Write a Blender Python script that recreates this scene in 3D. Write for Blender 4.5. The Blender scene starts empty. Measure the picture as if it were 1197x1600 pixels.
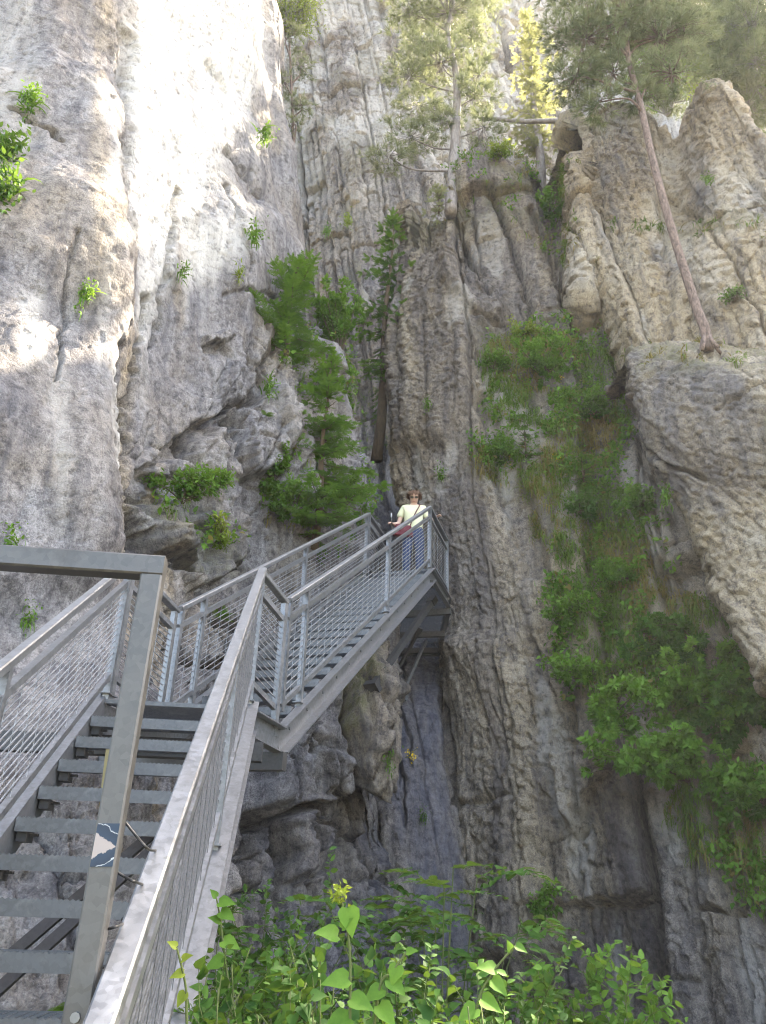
import bpy, bmesh, math, random
import numpy as np
from mathutils import Vector, Matrix
from math import sin, cos, tan, radians, pi, hypot

RES = 1.0
random.seed(5)
rng = np.random.default_rng(11)
SC = bpy.context.scene
COL = SC.collection
F32 = np.float32

# ------------------------------------------------------------------ camera
CF, CP, CR = 1239.3, 0.4626, 0.0313
W0, H0 = 1197.0, 1600.0
_R = np.array([1, 0, 0.0]); _U = np.array([0, -sin(CP), cos(CP)]); _F = np.array([0, cos(CP), sin(CP)])
_c, _s = cos(CR), sin(CR)
CR_, CU_ = _c*_R + _s*_U, -_s*_R + _c*_U

def ray(px, py):
    return CR_*((px-W0/2)/CF) - CU_*((py-H0/2)/CF) + _F

def at(px, py, Y):             # world point seen at photo pixel (px,py) at forward distance Y
    d = ray(px, py); return d*(Y/d[1])

def project(P):
    P = np.asarray(P, dtype=float)
    z = P @ _F; x = P @ CR_; y = P @ CU_
    z = np.where(np.abs(z) < 1e-6, 1e-6, z)
    return W0/2 + CF*x/z, H0/2 - CF*y/z, z

cam = bpy.data.cameras.new('camera'); co = bpy.data.objects.new('camera', cam); COL.objects.link(co)
M = Matrix.Identity(4)
for i in range(3):
    M[i][0] = CR_[i]; M[i][1] = CU_[i]; M[i][2] = -_F[i]
co.matrix_world = M
cam.sensor_fit = 'VERTICAL'; cam.sensor_height = 36; cam.lens = CF/1600*36
cam.clip_start = 0.05; cam.clip_end = 3000
SC.camera = co

# ------------------------------------------------------------------ light
SUN_EL, SUN_AZ = radians(52), radians(45)     # azimuth from +Y towards +X
sd = Vector((sin(SUN_AZ)*cos(SUN_EL), cos(SUN_AZ)*cos(SUN_EL), sin(SUN_EL)))
sl = bpy.data.lights.new('sun', 'SUN'); sl.energy = 5.0; sl.angle = radians(0.53); sl.color = (1, .94, .84)
so = bpy.data.objects.new('sun', sl); COL.objects.link(so)
so.rotation_euler = sd.to_track_quat('Z', 'Y').to_euler()
wd = bpy.data.worlds.new('World'); SC.world = wd; wd.use_nodes = True
nt = wd.node_tree
sky = nt.nodes.new('ShaderNodeTexSky'); sky.sky_type = 'NISHITA'; sky.sun_disc = False
sky.sun_elevation = SUN_EL; sky.sun_rotation = SUN_AZ; sky.air_density = 1.0; sky.dust_density = 3.0; sky.ozone_density = 1.0
bg = nt.nodes['Background']; bg.inputs['Strength'].default_value = 0.12
nt.links.new(sky.outputs[0], bg.inputs[0])
SC.view_settings.view_transform = 'Standard'; SC.view_settings.look = 'None'
SC.view_settings.exposure = 3.42; SC.view_settings.gamma = 1
SC.view_settings.use_white_balance = True; SC.view_settings.white_balance_temperature = 7700
SC.render.engine = 'CYCLES'
SC.cycles.max_bounces = 6; SC.cycles.diffuse_bounces = 1; SC.cycles.glossy_bounces = 2
SC.cycles.transmission_bounces = 3; SC.cycles.transparent_max_bounces = 4
SC.cycles.use_denoising = True; SC.cycles.denoising_input_passes = 'RGB_ALBEDO_NORMAL'; SC.cycles.denoising_prefilter = 'ACCURATE'; SC.cycles.filter_width = 1.1

# ------------------------------------------------------------------ noise
PERM = np.concatenate([rng.permutation(256)]*3).astype(np.int32)
G3 = rng.normal(size=(256, 3)); G3 = (G3/np.linalg.norm(G3, axis=1)[:, None]).astype(F32)
RV = rng.random((256, 6)).astype(F32)

from concurrent.futures import ThreadPoolExecutor
POOL = ThreadPoolExecutor(4)
def chunked(fn):
    def run(*a, **k):
        arrs = np.broadcast_arrays(*[np.asarray(q, F32) for q in a]); sh = arrs[0].shape; n = arrs[0].size
        fl = [np.ascontiguousarray(q).ravel() for q in arrs]; C = 24000
        parts = list(POOL.map(lambda i: fn(*[q[i:i+C] for q in fl], **k), range(0, n, C)))
        if isinstance(parts[0], tuple): return tuple(np.concatenate(p).reshape(sh) for p in zip(*parts))
        return np.concatenate(parts).reshape(sh)
    return run

@chunked
def pn(x, y, z):
    xi = np.floor(x).astype(np.int32); yi = np.floor(y).astype(np.int32); zi = np.floor(z).astype(np.int32)
    xf = x-xi; yf = y-yi; zf = z-zi
    u = xf*xf*xf*(xf*(xf*6-15)+10); v = yf*yf*yf*(yf*(yf*6-15)+10); w = zf*zf*zf*(zf*(zf*6-15)+10)
    out = 0
    for i in (0, 1):
        a = PERM[(xi+i) & 255]
        for j in (0, 1):
            b = PERM[a+((yi+j) & 255)]
            for k in (0, 1):
                g = G3[PERM[b+((zi+k) & 255)]]
                d = g[..., 0]*(xf-i)+g[..., 1]*(yf-j)+g[..., 2]*(zf-k)
                out = out + d*(u if i else 1-u)*(v if j else 1-v)*(w if k else 1-w)
    return out*1.5

def fbm(x, y, z, o=4, g=.5):
    s = 0; a = 1.0; f = 1.0
    for k in range(o):
        s = s + a*pn(x*f+k*17.3, y*f+k*5.1, z*f+k*9.7); a *= g; f *= 2.03
    return s

@chunked
def worley(u, v, seed=0):
    ui = np.floor(u).astype(np.int32); vi = np.floor(v).astype(np.int32)
    f1 = np.full(u.shape, 9., F32); f2 = f1.copy(); idd = np.zeros(u.shape, np.int32); du = f1.copy(); dv = f1.copy()
    for j in (-1, 0, 1):
        for i in (-1, 0, 1):
            h = PERM[PERM[(ui+i+seed*31) & 255]+((vi+j+seed*7) & 255)]
            a = u-(ui+i+.1+.8*RV[h, 0]); b = v-(vi+j+.1+.8*RV[h, 1])
            d = .7*np.maximum(np.abs(a), np.abs(b))+.3*np.abs(a+.35*b)+.15*np.abs(b); m = d < f1
            f2 = np.where(m, f1, np.minimum(f2, d)); f1 = np.where(m, d, f1)
            idd = np.where(m, h, idd); du = np.where(m, a, du); dv = np.where(m, b, dv)
    return f1, f2, idd, du, dv

def fracture(s, t, seed, su, sv, amp, crack, tilt=1.0, cw=.055, lip=0.0):
    """jointed blocks: every cell has its own height and tilt, an open joint round it and, with lip, an overhanging lower end"""
    f1, f2, i, du, dv = worley(s/su, t/sv, seed=seed)
    e = f2-f1
    h = (RV[i, 2]-.5)*2*amp + tilt*amp*2*((RV[i, 3]-.5)*du+(RV[i, 4]-.5)*dv)-lip*amp*1.6*np.clip(dv, -.6, .6)*(.3+RV[i, 5])
    return h-crack*(RV[i, 0]*.8+.4)*np.exp(-(e/cw)**2)

@chunked
def jit(x, k=0):
    """irregular 1-D lattice: index, local coordinate -1..1 and distance to the nearest break (in cells)"""
    i = np.floor(x).astype(np.int32); r = lambda j: j+.72*(RV[PERM[(j*7+k*13) & 255], 2]-.5)
    i = np.where(x < r(i), i-1, i); i = np.where(x >= r(i+1), i+1, i)
    a, b = r(i), r(i+1); return i, (2*(x-a)/(b-a)-1).astype(F32), np.minimum(x-a, b-x).astype(F32)

def beds(s, t, seed, su, sv, amp, crack, cw=.03, tilt=.6, lip=.4):
    """bedded rock: long straight beds along t, each broken across into blocks with their own height and tilt"""
    i, lu, du = jit(s/su, k=seed); h0 = PERM[(i*3+seed*17) & 255]
    j, lv, dv = jit(t/(sv*(.6+.9*RV[h0, 3]))+RV[h0, 4]*7.3, k=seed+5)
    h = PERM[(PERM[(i*5+seed) & 255]+j*11) & 255]
    e = np.minimum(du*su, dv*sv)
    z = (RV[h0, 5]-.5)*amp*1.3+(RV[h, 2]-.5)*amp*1.1+tilt*amp*((RV[h, 3]-.5)*lu+(RV[h0, 1]-.35)*lu*.8)-lip*amp*.7*lv*RV[h, 4]
    return z-3.6*crack*np.clip(RV[h, 0]-.25, .04, 1)*np.exp(-(e/(1.3*cw))**2)

def sstep(x):
    x = np.clip(x, 0, 1); return x*x*(3-2*x)

def linedist(px, py, pts):
    best = np.full(px.shape, 1e9)
    for (x1, y1), (x2, y2) in zip(pts[:-1], pts[1:]):
        dx, dy = x2-x1, y2-y1; L = dx*dx+dy*dy+1e-9
        t = np.clip(((px-x1)*dx+(py-y1)*dy)/L, 0, 1)
        best = np.minimum(best, (px-x1-t*dx)**2+(py-y1-t*dy)**2)
    return np.sqrt(best)

def poly(px, py, pts, feather):     # 1 inside, 0 outside, soft over `feather` photo pixels
    pts = list(pts); ins = np.zeros(px.shape, bool)
    for (x1, y1), (x2, y2) in zip(pts, pts[1:]+pts[:1]):
        if y1 == y2: continue
        c = ((y1 > py) != (y2 > py)) & (px < (x2-x1)*(py-y1)/(y2-y1)+x1)
        ins ^= c
    d = linedist(px, py, pts+pts[:1])
    return sstep(.5+np.where(ins, d, -d)/feather/2)

def line(px, py, pts, w):
    return np.exp(-(linedist(px, py, pts)/w)**2)

# ------------------------------------------------------------------ mesh helpers
def mesh_np(name, V, faces_arr, mat=None, attrs=None, smooth=True):
    """faces_arr: list of int arrays (n,k)"""
    me = bpy.data.meshes.new(name)
    V = np.ascontiguousarray(V, F32); me.vertices.add(len(V)); me.vertices.foreach_set('co', V.ravel())
    tot = sum(f.size for f in faces_arr); npoly = sum(len(f) for f in faces_arr)
    me.loops.add(tot); me.polygons.add(npoly)
    me.loops.foreach_set('vertex_index', np.concatenate([f.ravel() for f in faces_arr]).astype(np.int32))
    st = []; o = 0
    for f in faces_arr:
        st.append(o+np.arange(len(f))*f.shape[1]); o += f.size
    me.polygons.foreach_set('loop_start', np.concatenate(st).astype(np.int32))
    me.update(calc_edges=True); me.validate()
    if smooth: me.polygons.foreach_set('use_smooth', np.ones(len(me.polygons), bool))
    for k, a in (attrs or {}).items():
        at_ = me.attributes.new(k, 'FLOAT_COLOR', 'POINT')
        at_.data.foreach_set('color', np.ascontiguousarray(a, F32).ravel())
    if mat: me.materials.append(mat)
    return me

def link(name, me, parent=None):
    o = bpy.data.objects.new(name, me); COL.objects.link(o)
    if parent is not None: o.parent = parent
    return o

def tag(o, label, cat, group=None, kind=None):
    if label: o['label'] = label
    if cat: o['category'] = cat
    if group: o['group'] = group
    if kind: o['kind'] = kind
    return o

def thing(name, label, cat, loc=(0, 0, 0), group=None):
    o = bpy.data.objects.new(name, None); COL.objects.link(o); o.location = loc
    o.empty_display_size = .1
    return tag(o, label, cat, group)

class MB:
    """collects simple solids and links them as one mesh object"""
    def __init__(s): s.v = []; s.f = []
    def add(s, vs, fs):
        b = len(s.v); s.v += [tuple(map(float, v)) for v in vs]; s.f += [tuple(b+i for i in f) for f in fs]
    def bar(s, a, b, w, h, up=(0, 0, 1), ext=0.0, bev=0.0):
        a = Vector(a); b = Vector(b); d = (b-a).normalized(); a = a-d*ext; b = b+d*ext
        up = Vector(up); x = d.cross(up)
        if x.length < 1e-4: x = d.cross(Vector((0, 1, 0)))
        x.normalize(); y = x.cross(d).normalized()
        if bev:
            q = [(-w/2+bev, -h/2), (w/2-bev, -h/2), (w/2, -h/2+bev), (w/2, h/2-bev), (w/2-bev, h/2), (-w/2+bev, h/2), (-w/2, h/2-bev), (-w/2, -h/2+bev)]
        else:
            q = [(-w/2, -h/2), (w/2, -h/2), (w/2, h/2), (-w/2, h/2)]
        s.prism(a, b, x, y, q)
    def prism(s, a, b, x, y, q):
        n = len(q); vs = [a+x*p+y*r for p, r in q]+[b+x*p+y*r for p, r in q]
        fs = [tuple(range(n))[::-1], tuple(range(n, 2*n))]+[(i, (i+1) % n, n+(i+1) % n, n+i) for i in range(n)]
        s.add(vs, fs)
    def tube(s, pts, r, n=6, r2=None):
        pts = [Vector(p) for p in pts]; N = len(pts); rings = []
        for i, p in enumerate(pts):
            d = (pts[min(i+1, N-1)]-pts[max(i-1, 0)]).normalized()
            x = d.cross(Vector((0.13, 0.21, 1)));
            if x.length < 1e-3: x = d.cross(Vector((1, 0, 0)))
            x.normalize(); y = d.cross(x)
            rr = r if r2 is None else r+(r2-r)*i/max(1, N-1)
            rings.append([p+x*rr*cos(2*pi*k/n)+y*rr*sin(2*pi*k/n) for k in range(n)])
        vs = [v for R in rings for v in R]
        fs = [(i*n+k, i*n+(k+1) % n, (i+1)*n+(k+1) % n, (i+1)*n+k) for i in range(N-1) for k in range(n)]
        fs += [tuple(range(n))[::-1], tuple(range((N-1)*n, N*n))]
        s.add(vs, fs)
    def box(s, c, size, rz=0.0):
        c = Vector(c); x = Vector((cos(rz), sin(rz), 0)); y = Vector((-sin(rz), cos(rz), 0)); z = Vector((0, 0, 1))
        a, b, d = [k/2 for k in size]
        vs = [c+x*i*a+y*j*b+z*k*d for k in (-1, 1) for j in (-1, 1) for i in (-1, 1)]
        s.add(vs, [(0, 2, 3, 1), (4, 5, 7, 6), (0, 1, 5, 4), (2, 6, 7, 3), (0, 4, 6, 2), (1, 3, 7, 5)])
    def quad(s, a, b, c, d): s.add([a, b, c, d], [(0, 1, 2, 3)])
    def mesh(s, name, mat, smooth=False, origin=None):
        me = bpy.data.meshes.new(name)
        o = Vector(origin) if origin is not None else Vector((0, 0, 0))
        me.from_pydata([Vector(v)-o for v in s.v], [], s.f); me.update()
        bm = bmesh.new(); bm.from_mesh(me); bmesh.ops.recalc_face_normals(bm, faces=bm.faces); bm.to_mesh(me); bm.free()
        if smooth: me.polygons.foreach_set('use_smooth', np.ones(len(me.polygons), bool))
        if mat: me.materials.append(mat)
        return me
    def build(s, name, mat, parent=None, smooth=False):
        # parent things sit at parent.location: keep coordinates in world space
        o = Vector((0, 0, 0)); q = parent
        while q is not None: o = o+q.location; q = q.parent
        return link(name, s.mesh(name, mat, smooth, o), parent)

# ------------------------------------------------------------------ materials
def new_mat(name):
    m = bpy.data.materials.new(name); m.use_nodes = True
    n = m.node_tree.nodes; l = m.node_tree.links
    return m, n, l, n['Principled BSDF']

def noise_node(n, l, vec, scale, detail=4, rough=.55, dist=0.0):
    t = n.new('ShaderNodeTexNoise'); t.inputs['Scale'].default_value = scale
    t.inputs['Detail'].default_value = detail; t.inputs['Roughness'].default_value = rough; t.inputs['Distortion'].default_value = dist
    if vec is not None: l.new(vec, t.inputs['Vector'])
    return t.outputs['Fac']

def ramp(n, l, fac, stops):
    r = n.new('ShaderNodeValToRGB'); e = r.color_ramp.elements
    while len(e) < len(stops): e.new(.5)
    for k, (p, c) in zip(e, stops):
        k.position = p; k.color = (c, c, c, 1) if isinstance(c, (int, float)) else (*c, 1)
    l.new(fac, r.inputs[0]); return r.outputs[0]

def mixc(n, l, fac, a, b, mode='MIX'):
    m = n.new('ShaderNodeMix'); m.data_type = 'RGBA'; m.blend_type = mode
    for sock, v in ((m.inputs[0], fac), (m.inputs[6], a), (m.inputs[7], b)):
        if hasattr(v, 'is_output'): l.new(v, sock)
        elif isinstance(v, (int, float)): sock.default_value = v if sock.type == 'VALUE' else (v, v, v, 1)
        else: sock.default_value = (*v, 1)
    return m.outputs[2]

def math_(n, l, op, a, b=None, clamp=False):
    m = n.new('ShaderNodeMath'); m.operation = op; m.use_clamp = clamp
    for s_, v in zip(m.inputs, (a, b)):
        if v is None: continue
        if hasattr(v, 'is_output'): l.new(v, s_)
        else: s_.default_value = v
    return m.outputs[0]

def mapping(n, l, vec, scale=(1, 1, 1), rot=(0, 0, 0)):
    m = n.new('ShaderNodeMapping'); m.inputs['Scale'].default_value = scale; m.inputs['Rotation'].default_value = rot
    l.new(vec, m.inputs['Vector']); return m.outputs[0]

def rock_mat(name, g1, g2, tilt, stain=1.0, bump=1.0, speck=.5, lift=1.0, s1=(.028, .029, .04), s2=(.12, .122, .155)):
    """weathered limestone; mask: R ochre, G black/blue water stain and painted shade, B white calcite and painted light, A moss"""
    m, n, l, b = new_mat(name)
    tc = n.new('ShaderNodeTexCoord').outputs['Object']
    at_ = n.new('ShaderNodeAttribute'); at_.attribute_name = 'mask'
    sep = n.new('ShaderNodeSeparateColor'); l.new(at_.outputs['Color'], sep.inputs[0])
    R, G, B, A = sep.outputs[0], sep.outputs[1], sep.outputs[2], at_.outputs['Alpha']
    strat = mapping(n, l, tc, (1.6, 1.6, .28), (0, tilt, 0))
    big = noise_node(n, l, tc, .55, 5, .6, .3)
    med = noise_node(n, l, strat, 2.6, 6, .65, .4)
    fine = noise_node(n, l, tc, 9, 8, .72)
    grain = noise_node(n, l, tc, 46, 5, .75)
    c = mixc(n, l, ramp(n, l, math_(n, l, 'ADD', math_(n, l, 'MULTIPLY', med, .6), math_(n, l, 'MULTIPLY', fine, .4)), [(.40, 0), (.60, 1)]), g1, g2)
    c = mixc(n, l, ramp(n, l, big, [(.42, 0), (.68, .55)]), c, (.36*lift, .30*lift, .235*lift))
    c = mixc(n, l, R, c, mixc(n, l, ramp(n, l, fine, [(.35, 0), (.65, 1)]), (.37*lift, .285*lift, .185*lift), (.52*lift, .43*lift, .30*lift)))
    # pitting and grain
    c = mixc(n, l, math_(n, l, 'MULTIPLY', ramp(n, l, fine, [(.30, 1), (.50, 0)]), .85), c, (.06, .056, .062))
    c = mixc(n, l, math_(n, l, 'MULTIPLY', ramp(n, l, grain, [(.34, .95), (.52, 0)]), .7), c, (.075, .07, .075))
    c = mixc(n, l, math_(n, l, 'MULTIPLY', ramp(n, l, grain, [(.56, 0), (.72, 1)]), speck), c, (.62*lift, .60*lift, .57*lift))
    # water stains running down, plus the painted shade in G
    st = noise_node(n, l, mapping(n, l, tc, (3.2, 3.2, .16), (0, tilt*.5, 0)), 1.6, 5, .6, .2)
    sm = math_(n, l, 'MULTIPLY', ramp(n, l, st, [(.50, 0), (.66, .9)]), stain*.55)
    c = mixc(n, l, sm, c, (.075, .075, .09))
    gs = math_(n, l, 'MULTIPLY', G, ramp(n, l, st, [(.30, .45), (.55, 1)]), True)
    c = mixc(n, l, gs, c, mixc(n, l, ramp(n, l, fine, [(.35, 0), (.7, 1)]), s1, s2))
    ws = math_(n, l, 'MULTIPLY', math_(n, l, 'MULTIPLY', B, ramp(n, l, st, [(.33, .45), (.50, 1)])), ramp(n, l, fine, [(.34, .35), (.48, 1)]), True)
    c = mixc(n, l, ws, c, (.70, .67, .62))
    ms = math_(n, l, 'MULTIPLY', A, ramp(n, l, fine, [(.38, 0), (.58, 1)]), True)
    c = mixc(n, l, ms, c, mixc(n, l, grain, (.05, .06, .02), (.16, .16, .06)))
    l.new(c, b.inputs['Base Color'])
    b.inputs['Roughness'].default_value = .88; b.inputs['Specular IOR Level'].default_value = .25
    vor = n.new('ShaderNodeTexVoronoi'); vor.feature = 'DISTANCE_TO_EDGE'; vor.inputs['Scale'].default_value = 3.3
    l.new(mapping(n, l, tc, (2.2, 2.2, .8), (0, tilt, 0)), vor.inputs['Vector'])
    ck = ramp(n, l, vor.outputs['Distance'], [(0, 0), (.05, 1)])
    hgt = math_(n, l, 'ADD', math_(n, l, 'MULTIPLY', fine, 1.0), math_(n, l, 'MULTIPLY', grain, .40))
    hgt = math_(n, l, 'ADD', hgt, math_(n, l, 'MULTIPLY', med, .25))
    hgt = math_(n, l, 'ADD', hgt, math_(n, l, 'MULTIPLY', ck, .12))
    bp = n.new('ShaderNodeBump'); bp.inputs['Strength'].default_value = .9*bump; bp.inputs['Distance'].default_value = .058
    l.new(hgt, bp.inputs['Height']); l.new(bp.outputs[0], b.inputs['Normal'])
    return m
# ------------------------------------------------------------------ rock walls
QUERY = []        # (px, py, depth, P, N) samples of the rock surfaces, for rooting plants on them

def cr_weights(n_ctrl, ts):
    """Catmull-Rom interpolation matrix"""
    Wm = np.zeros((len(ts), n_ctrl))
    for k, t in enumerate(ts):
        i = min(int(t), n_ctrl-2); f = t-i
        w = [(-f+2*f*f-f**3)/2, (2-5*f*f+3*f**3)/2, (f+4*f*f-3*f**3)/2, (f**3-f*f)/2]
        for j, ww in zip((i-1, i, i+1, i+2), w):
            Wm[k, min(max(j, 0), n_ctrl-1)] += ww
    return Wm

def params(ctrl, axis, step):
    d = np.linalg.norm(np.diff(ctrl, axis=axis), axis=2).mean(axis=1-axis)
    a, b, c = project(ctrl); ins = (a > -40) & (a < 1240) & (b > -40) & (b < 1640)
    ins = ins.any(axis=1-axis); d = d*np.where(ins[:-1] | ins[1:], 1, .22)      # coarser outside the frame
    cum = np.concatenate([[0], np.cumsum(d)]); n = max(4, int(cum[-1]/step))
    s = np.linspace(0, cum[-1], n)
    full = np.concatenate([[0], np.cumsum(np.linalg.norm(np.diff(ctrl, axis=axis), axis=2).mean(axis=1-axis))])
    t = np.interp(s, cum, np.arange(len(cum))); return t, np.interp(t, np.arange(len(full)), full)

def surface(name, ctrl, step, fn, mat, label=None, smooth=False, strike=None):
    ctrl = np.array(ctrl, float); step = step/RES
    tr, sr = params(ctrl, 0, step); tc_, sc_ = params(ctrl, 1, step)
    Wr = cr_weights(ctrl.shape[0], tr); Wc = cr_weights(ctrl.shape[1], tc_)
    P = np.einsum('ij,jkd->ikd', Wr, ctrl); P = np.einsum('lk,ikd->ild', Wc, P)
    # smoothed normals
    du = np.gradient(P, axis=1); dv = np.gradient(P, axis=0)
    N = np.cross(du, dv); N /= np.linalg.norm(N, axis=2)[..., None]+1e-9
    if (N*P).sum(2).mean() > 0: N = -N
    U, V = np.meshgrid(sc_, sr)
    if strike is not None: U = P[..., 0]*cos(strike)+P[..., 1]*sin(strike); V = P[..., 2]
    px, py, dep = project(P)
    # ragged edges for the authored outlines
    wx = 9*fbm(P[..., 0]*1.7, P[..., 1]*1.7, P[..., 2]*1.7, 4, .6)*12/np.maximum(dep, 3)
    wy = 9*fbm(P[..., 0]*1.7+40, P[..., 1]*1.7, P[..., 2]*1.7, 4, .6)*12/np.maximum(dep, 3)
    d, mask = fn(P, N, U, V, px+wx, py+wy)
    P2 = P+N*d[..., None]
    nr, nc = U.shape; idx = np.arange(nr*nc).reshape(nr, nc)
    F = np.stack([idx[:-1, :-1], idx[:-1, 1:], idx[1:, 1:], idx[1:, :-1]], -1).reshape(-1, 4)
    me = mesh_np(name, P2.reshape(-1, 3), [F], mat, {'mask': np.clip(mask, 0, 1).reshape(-1, 4)}, smooth)
    o = link(name, me); tag(o, label, None, kind='structure')
    k = max(1, int(.1/step)); du = np.gradient(P2[::k, ::k], axis=1); dv = np.gradient(P2[::k, ::k], axis=0)
    N2 = np.cross(du, dv); N2 /= np.linalg.norm(N2, axis=2)[..., None]+1e-9
    N2 *= np.sign((N2*N[::k, ::k]).sum(2))[..., None]
    q = project(P2[::k, ::k])
    QUERY.append((q[0].ravel(), q[1].ravel(), q[2].ravel(), P2[::k, ::k].reshape(-1, 3), N2.reshape(-1, 3), name))
    return o

def hit(px, py, only=None, r=7):
    """the rock point seen at a photo pixel, with its normal"""
    best = None
    for a, b, d, P, N, nm in QUERY:
        if only and nm not in only: continue
        m = np.where((np.abs(a-px) < r*2.2) & (np.abs(b-py) < r*2.2) & (d > .5))[0]
        if not len(m): continue
        dd = d[m]+.02*np.hypot(a[m]-px, b[m]-py); i = m[np.argmin(dd)]
        if best is None or d[i] < best[0]-.15: best = (d[i], P[i], N[i])
    if best is None: return hit(px, py, only, r*2) if r < 200 else (at(px, py, 12), np.array([0, -1, 0.]))
    # keep the pixel exact, take the depth from the surface
    dr = ray(px, py); return dr*best[0], best[2]

def zero(P): return np.zeros(P.shape[:2]+(4,))

# ---- the big wall on the left and the blocks under the upper stairs
def left_ctrl():
    base = [(-1500, 3.6), (-500, 5.6), (-120, 6.5), (60, 7.1), (175, 7.7), (270, 9.0), (370, 10.4)]
    rows = [(1900, .66, 720), (1700, .70, 690), (1500, .76, 650), (1300, .83, 626), (1150, .90, 610), (1000, .97, 600), (880, 1, 586), (790, 1.0, 577),
            (690, 1.0, 566), (600, 1.01, 552), (540, 1.02, 528), (500, 1.03, 452), (400, 1.04, 466), (300, 1.06, 458), (180, 1.08, 447), (50, 1.10, 436), (-120, 1.14, 424), (-400, 1.2, 410), (-800, 1.3, 400)]
    out = []
    for py, k, e in rows:
        ey = 13.0*k if py > 560 else 12.6*k
        if py > 1200: ey = 13.0*(.78+.22*k)
        k2 = 1-(1-k)*(.40 if k < 1 else 1)
        r = [at(px, py, Y*(k if px < 250 else k2*.5+k*.5 if px < 300 else k2)) for px, Y in base]
        r += [at((370+e)/2, py, (10.4*k2+ey)/2-.15), at(e-22, py, ey-.45), at(e, py, ey), at(e-2, py, ey+1.2), at(e-25, py, ey+9)]
        out.append(r)
    return out

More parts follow.
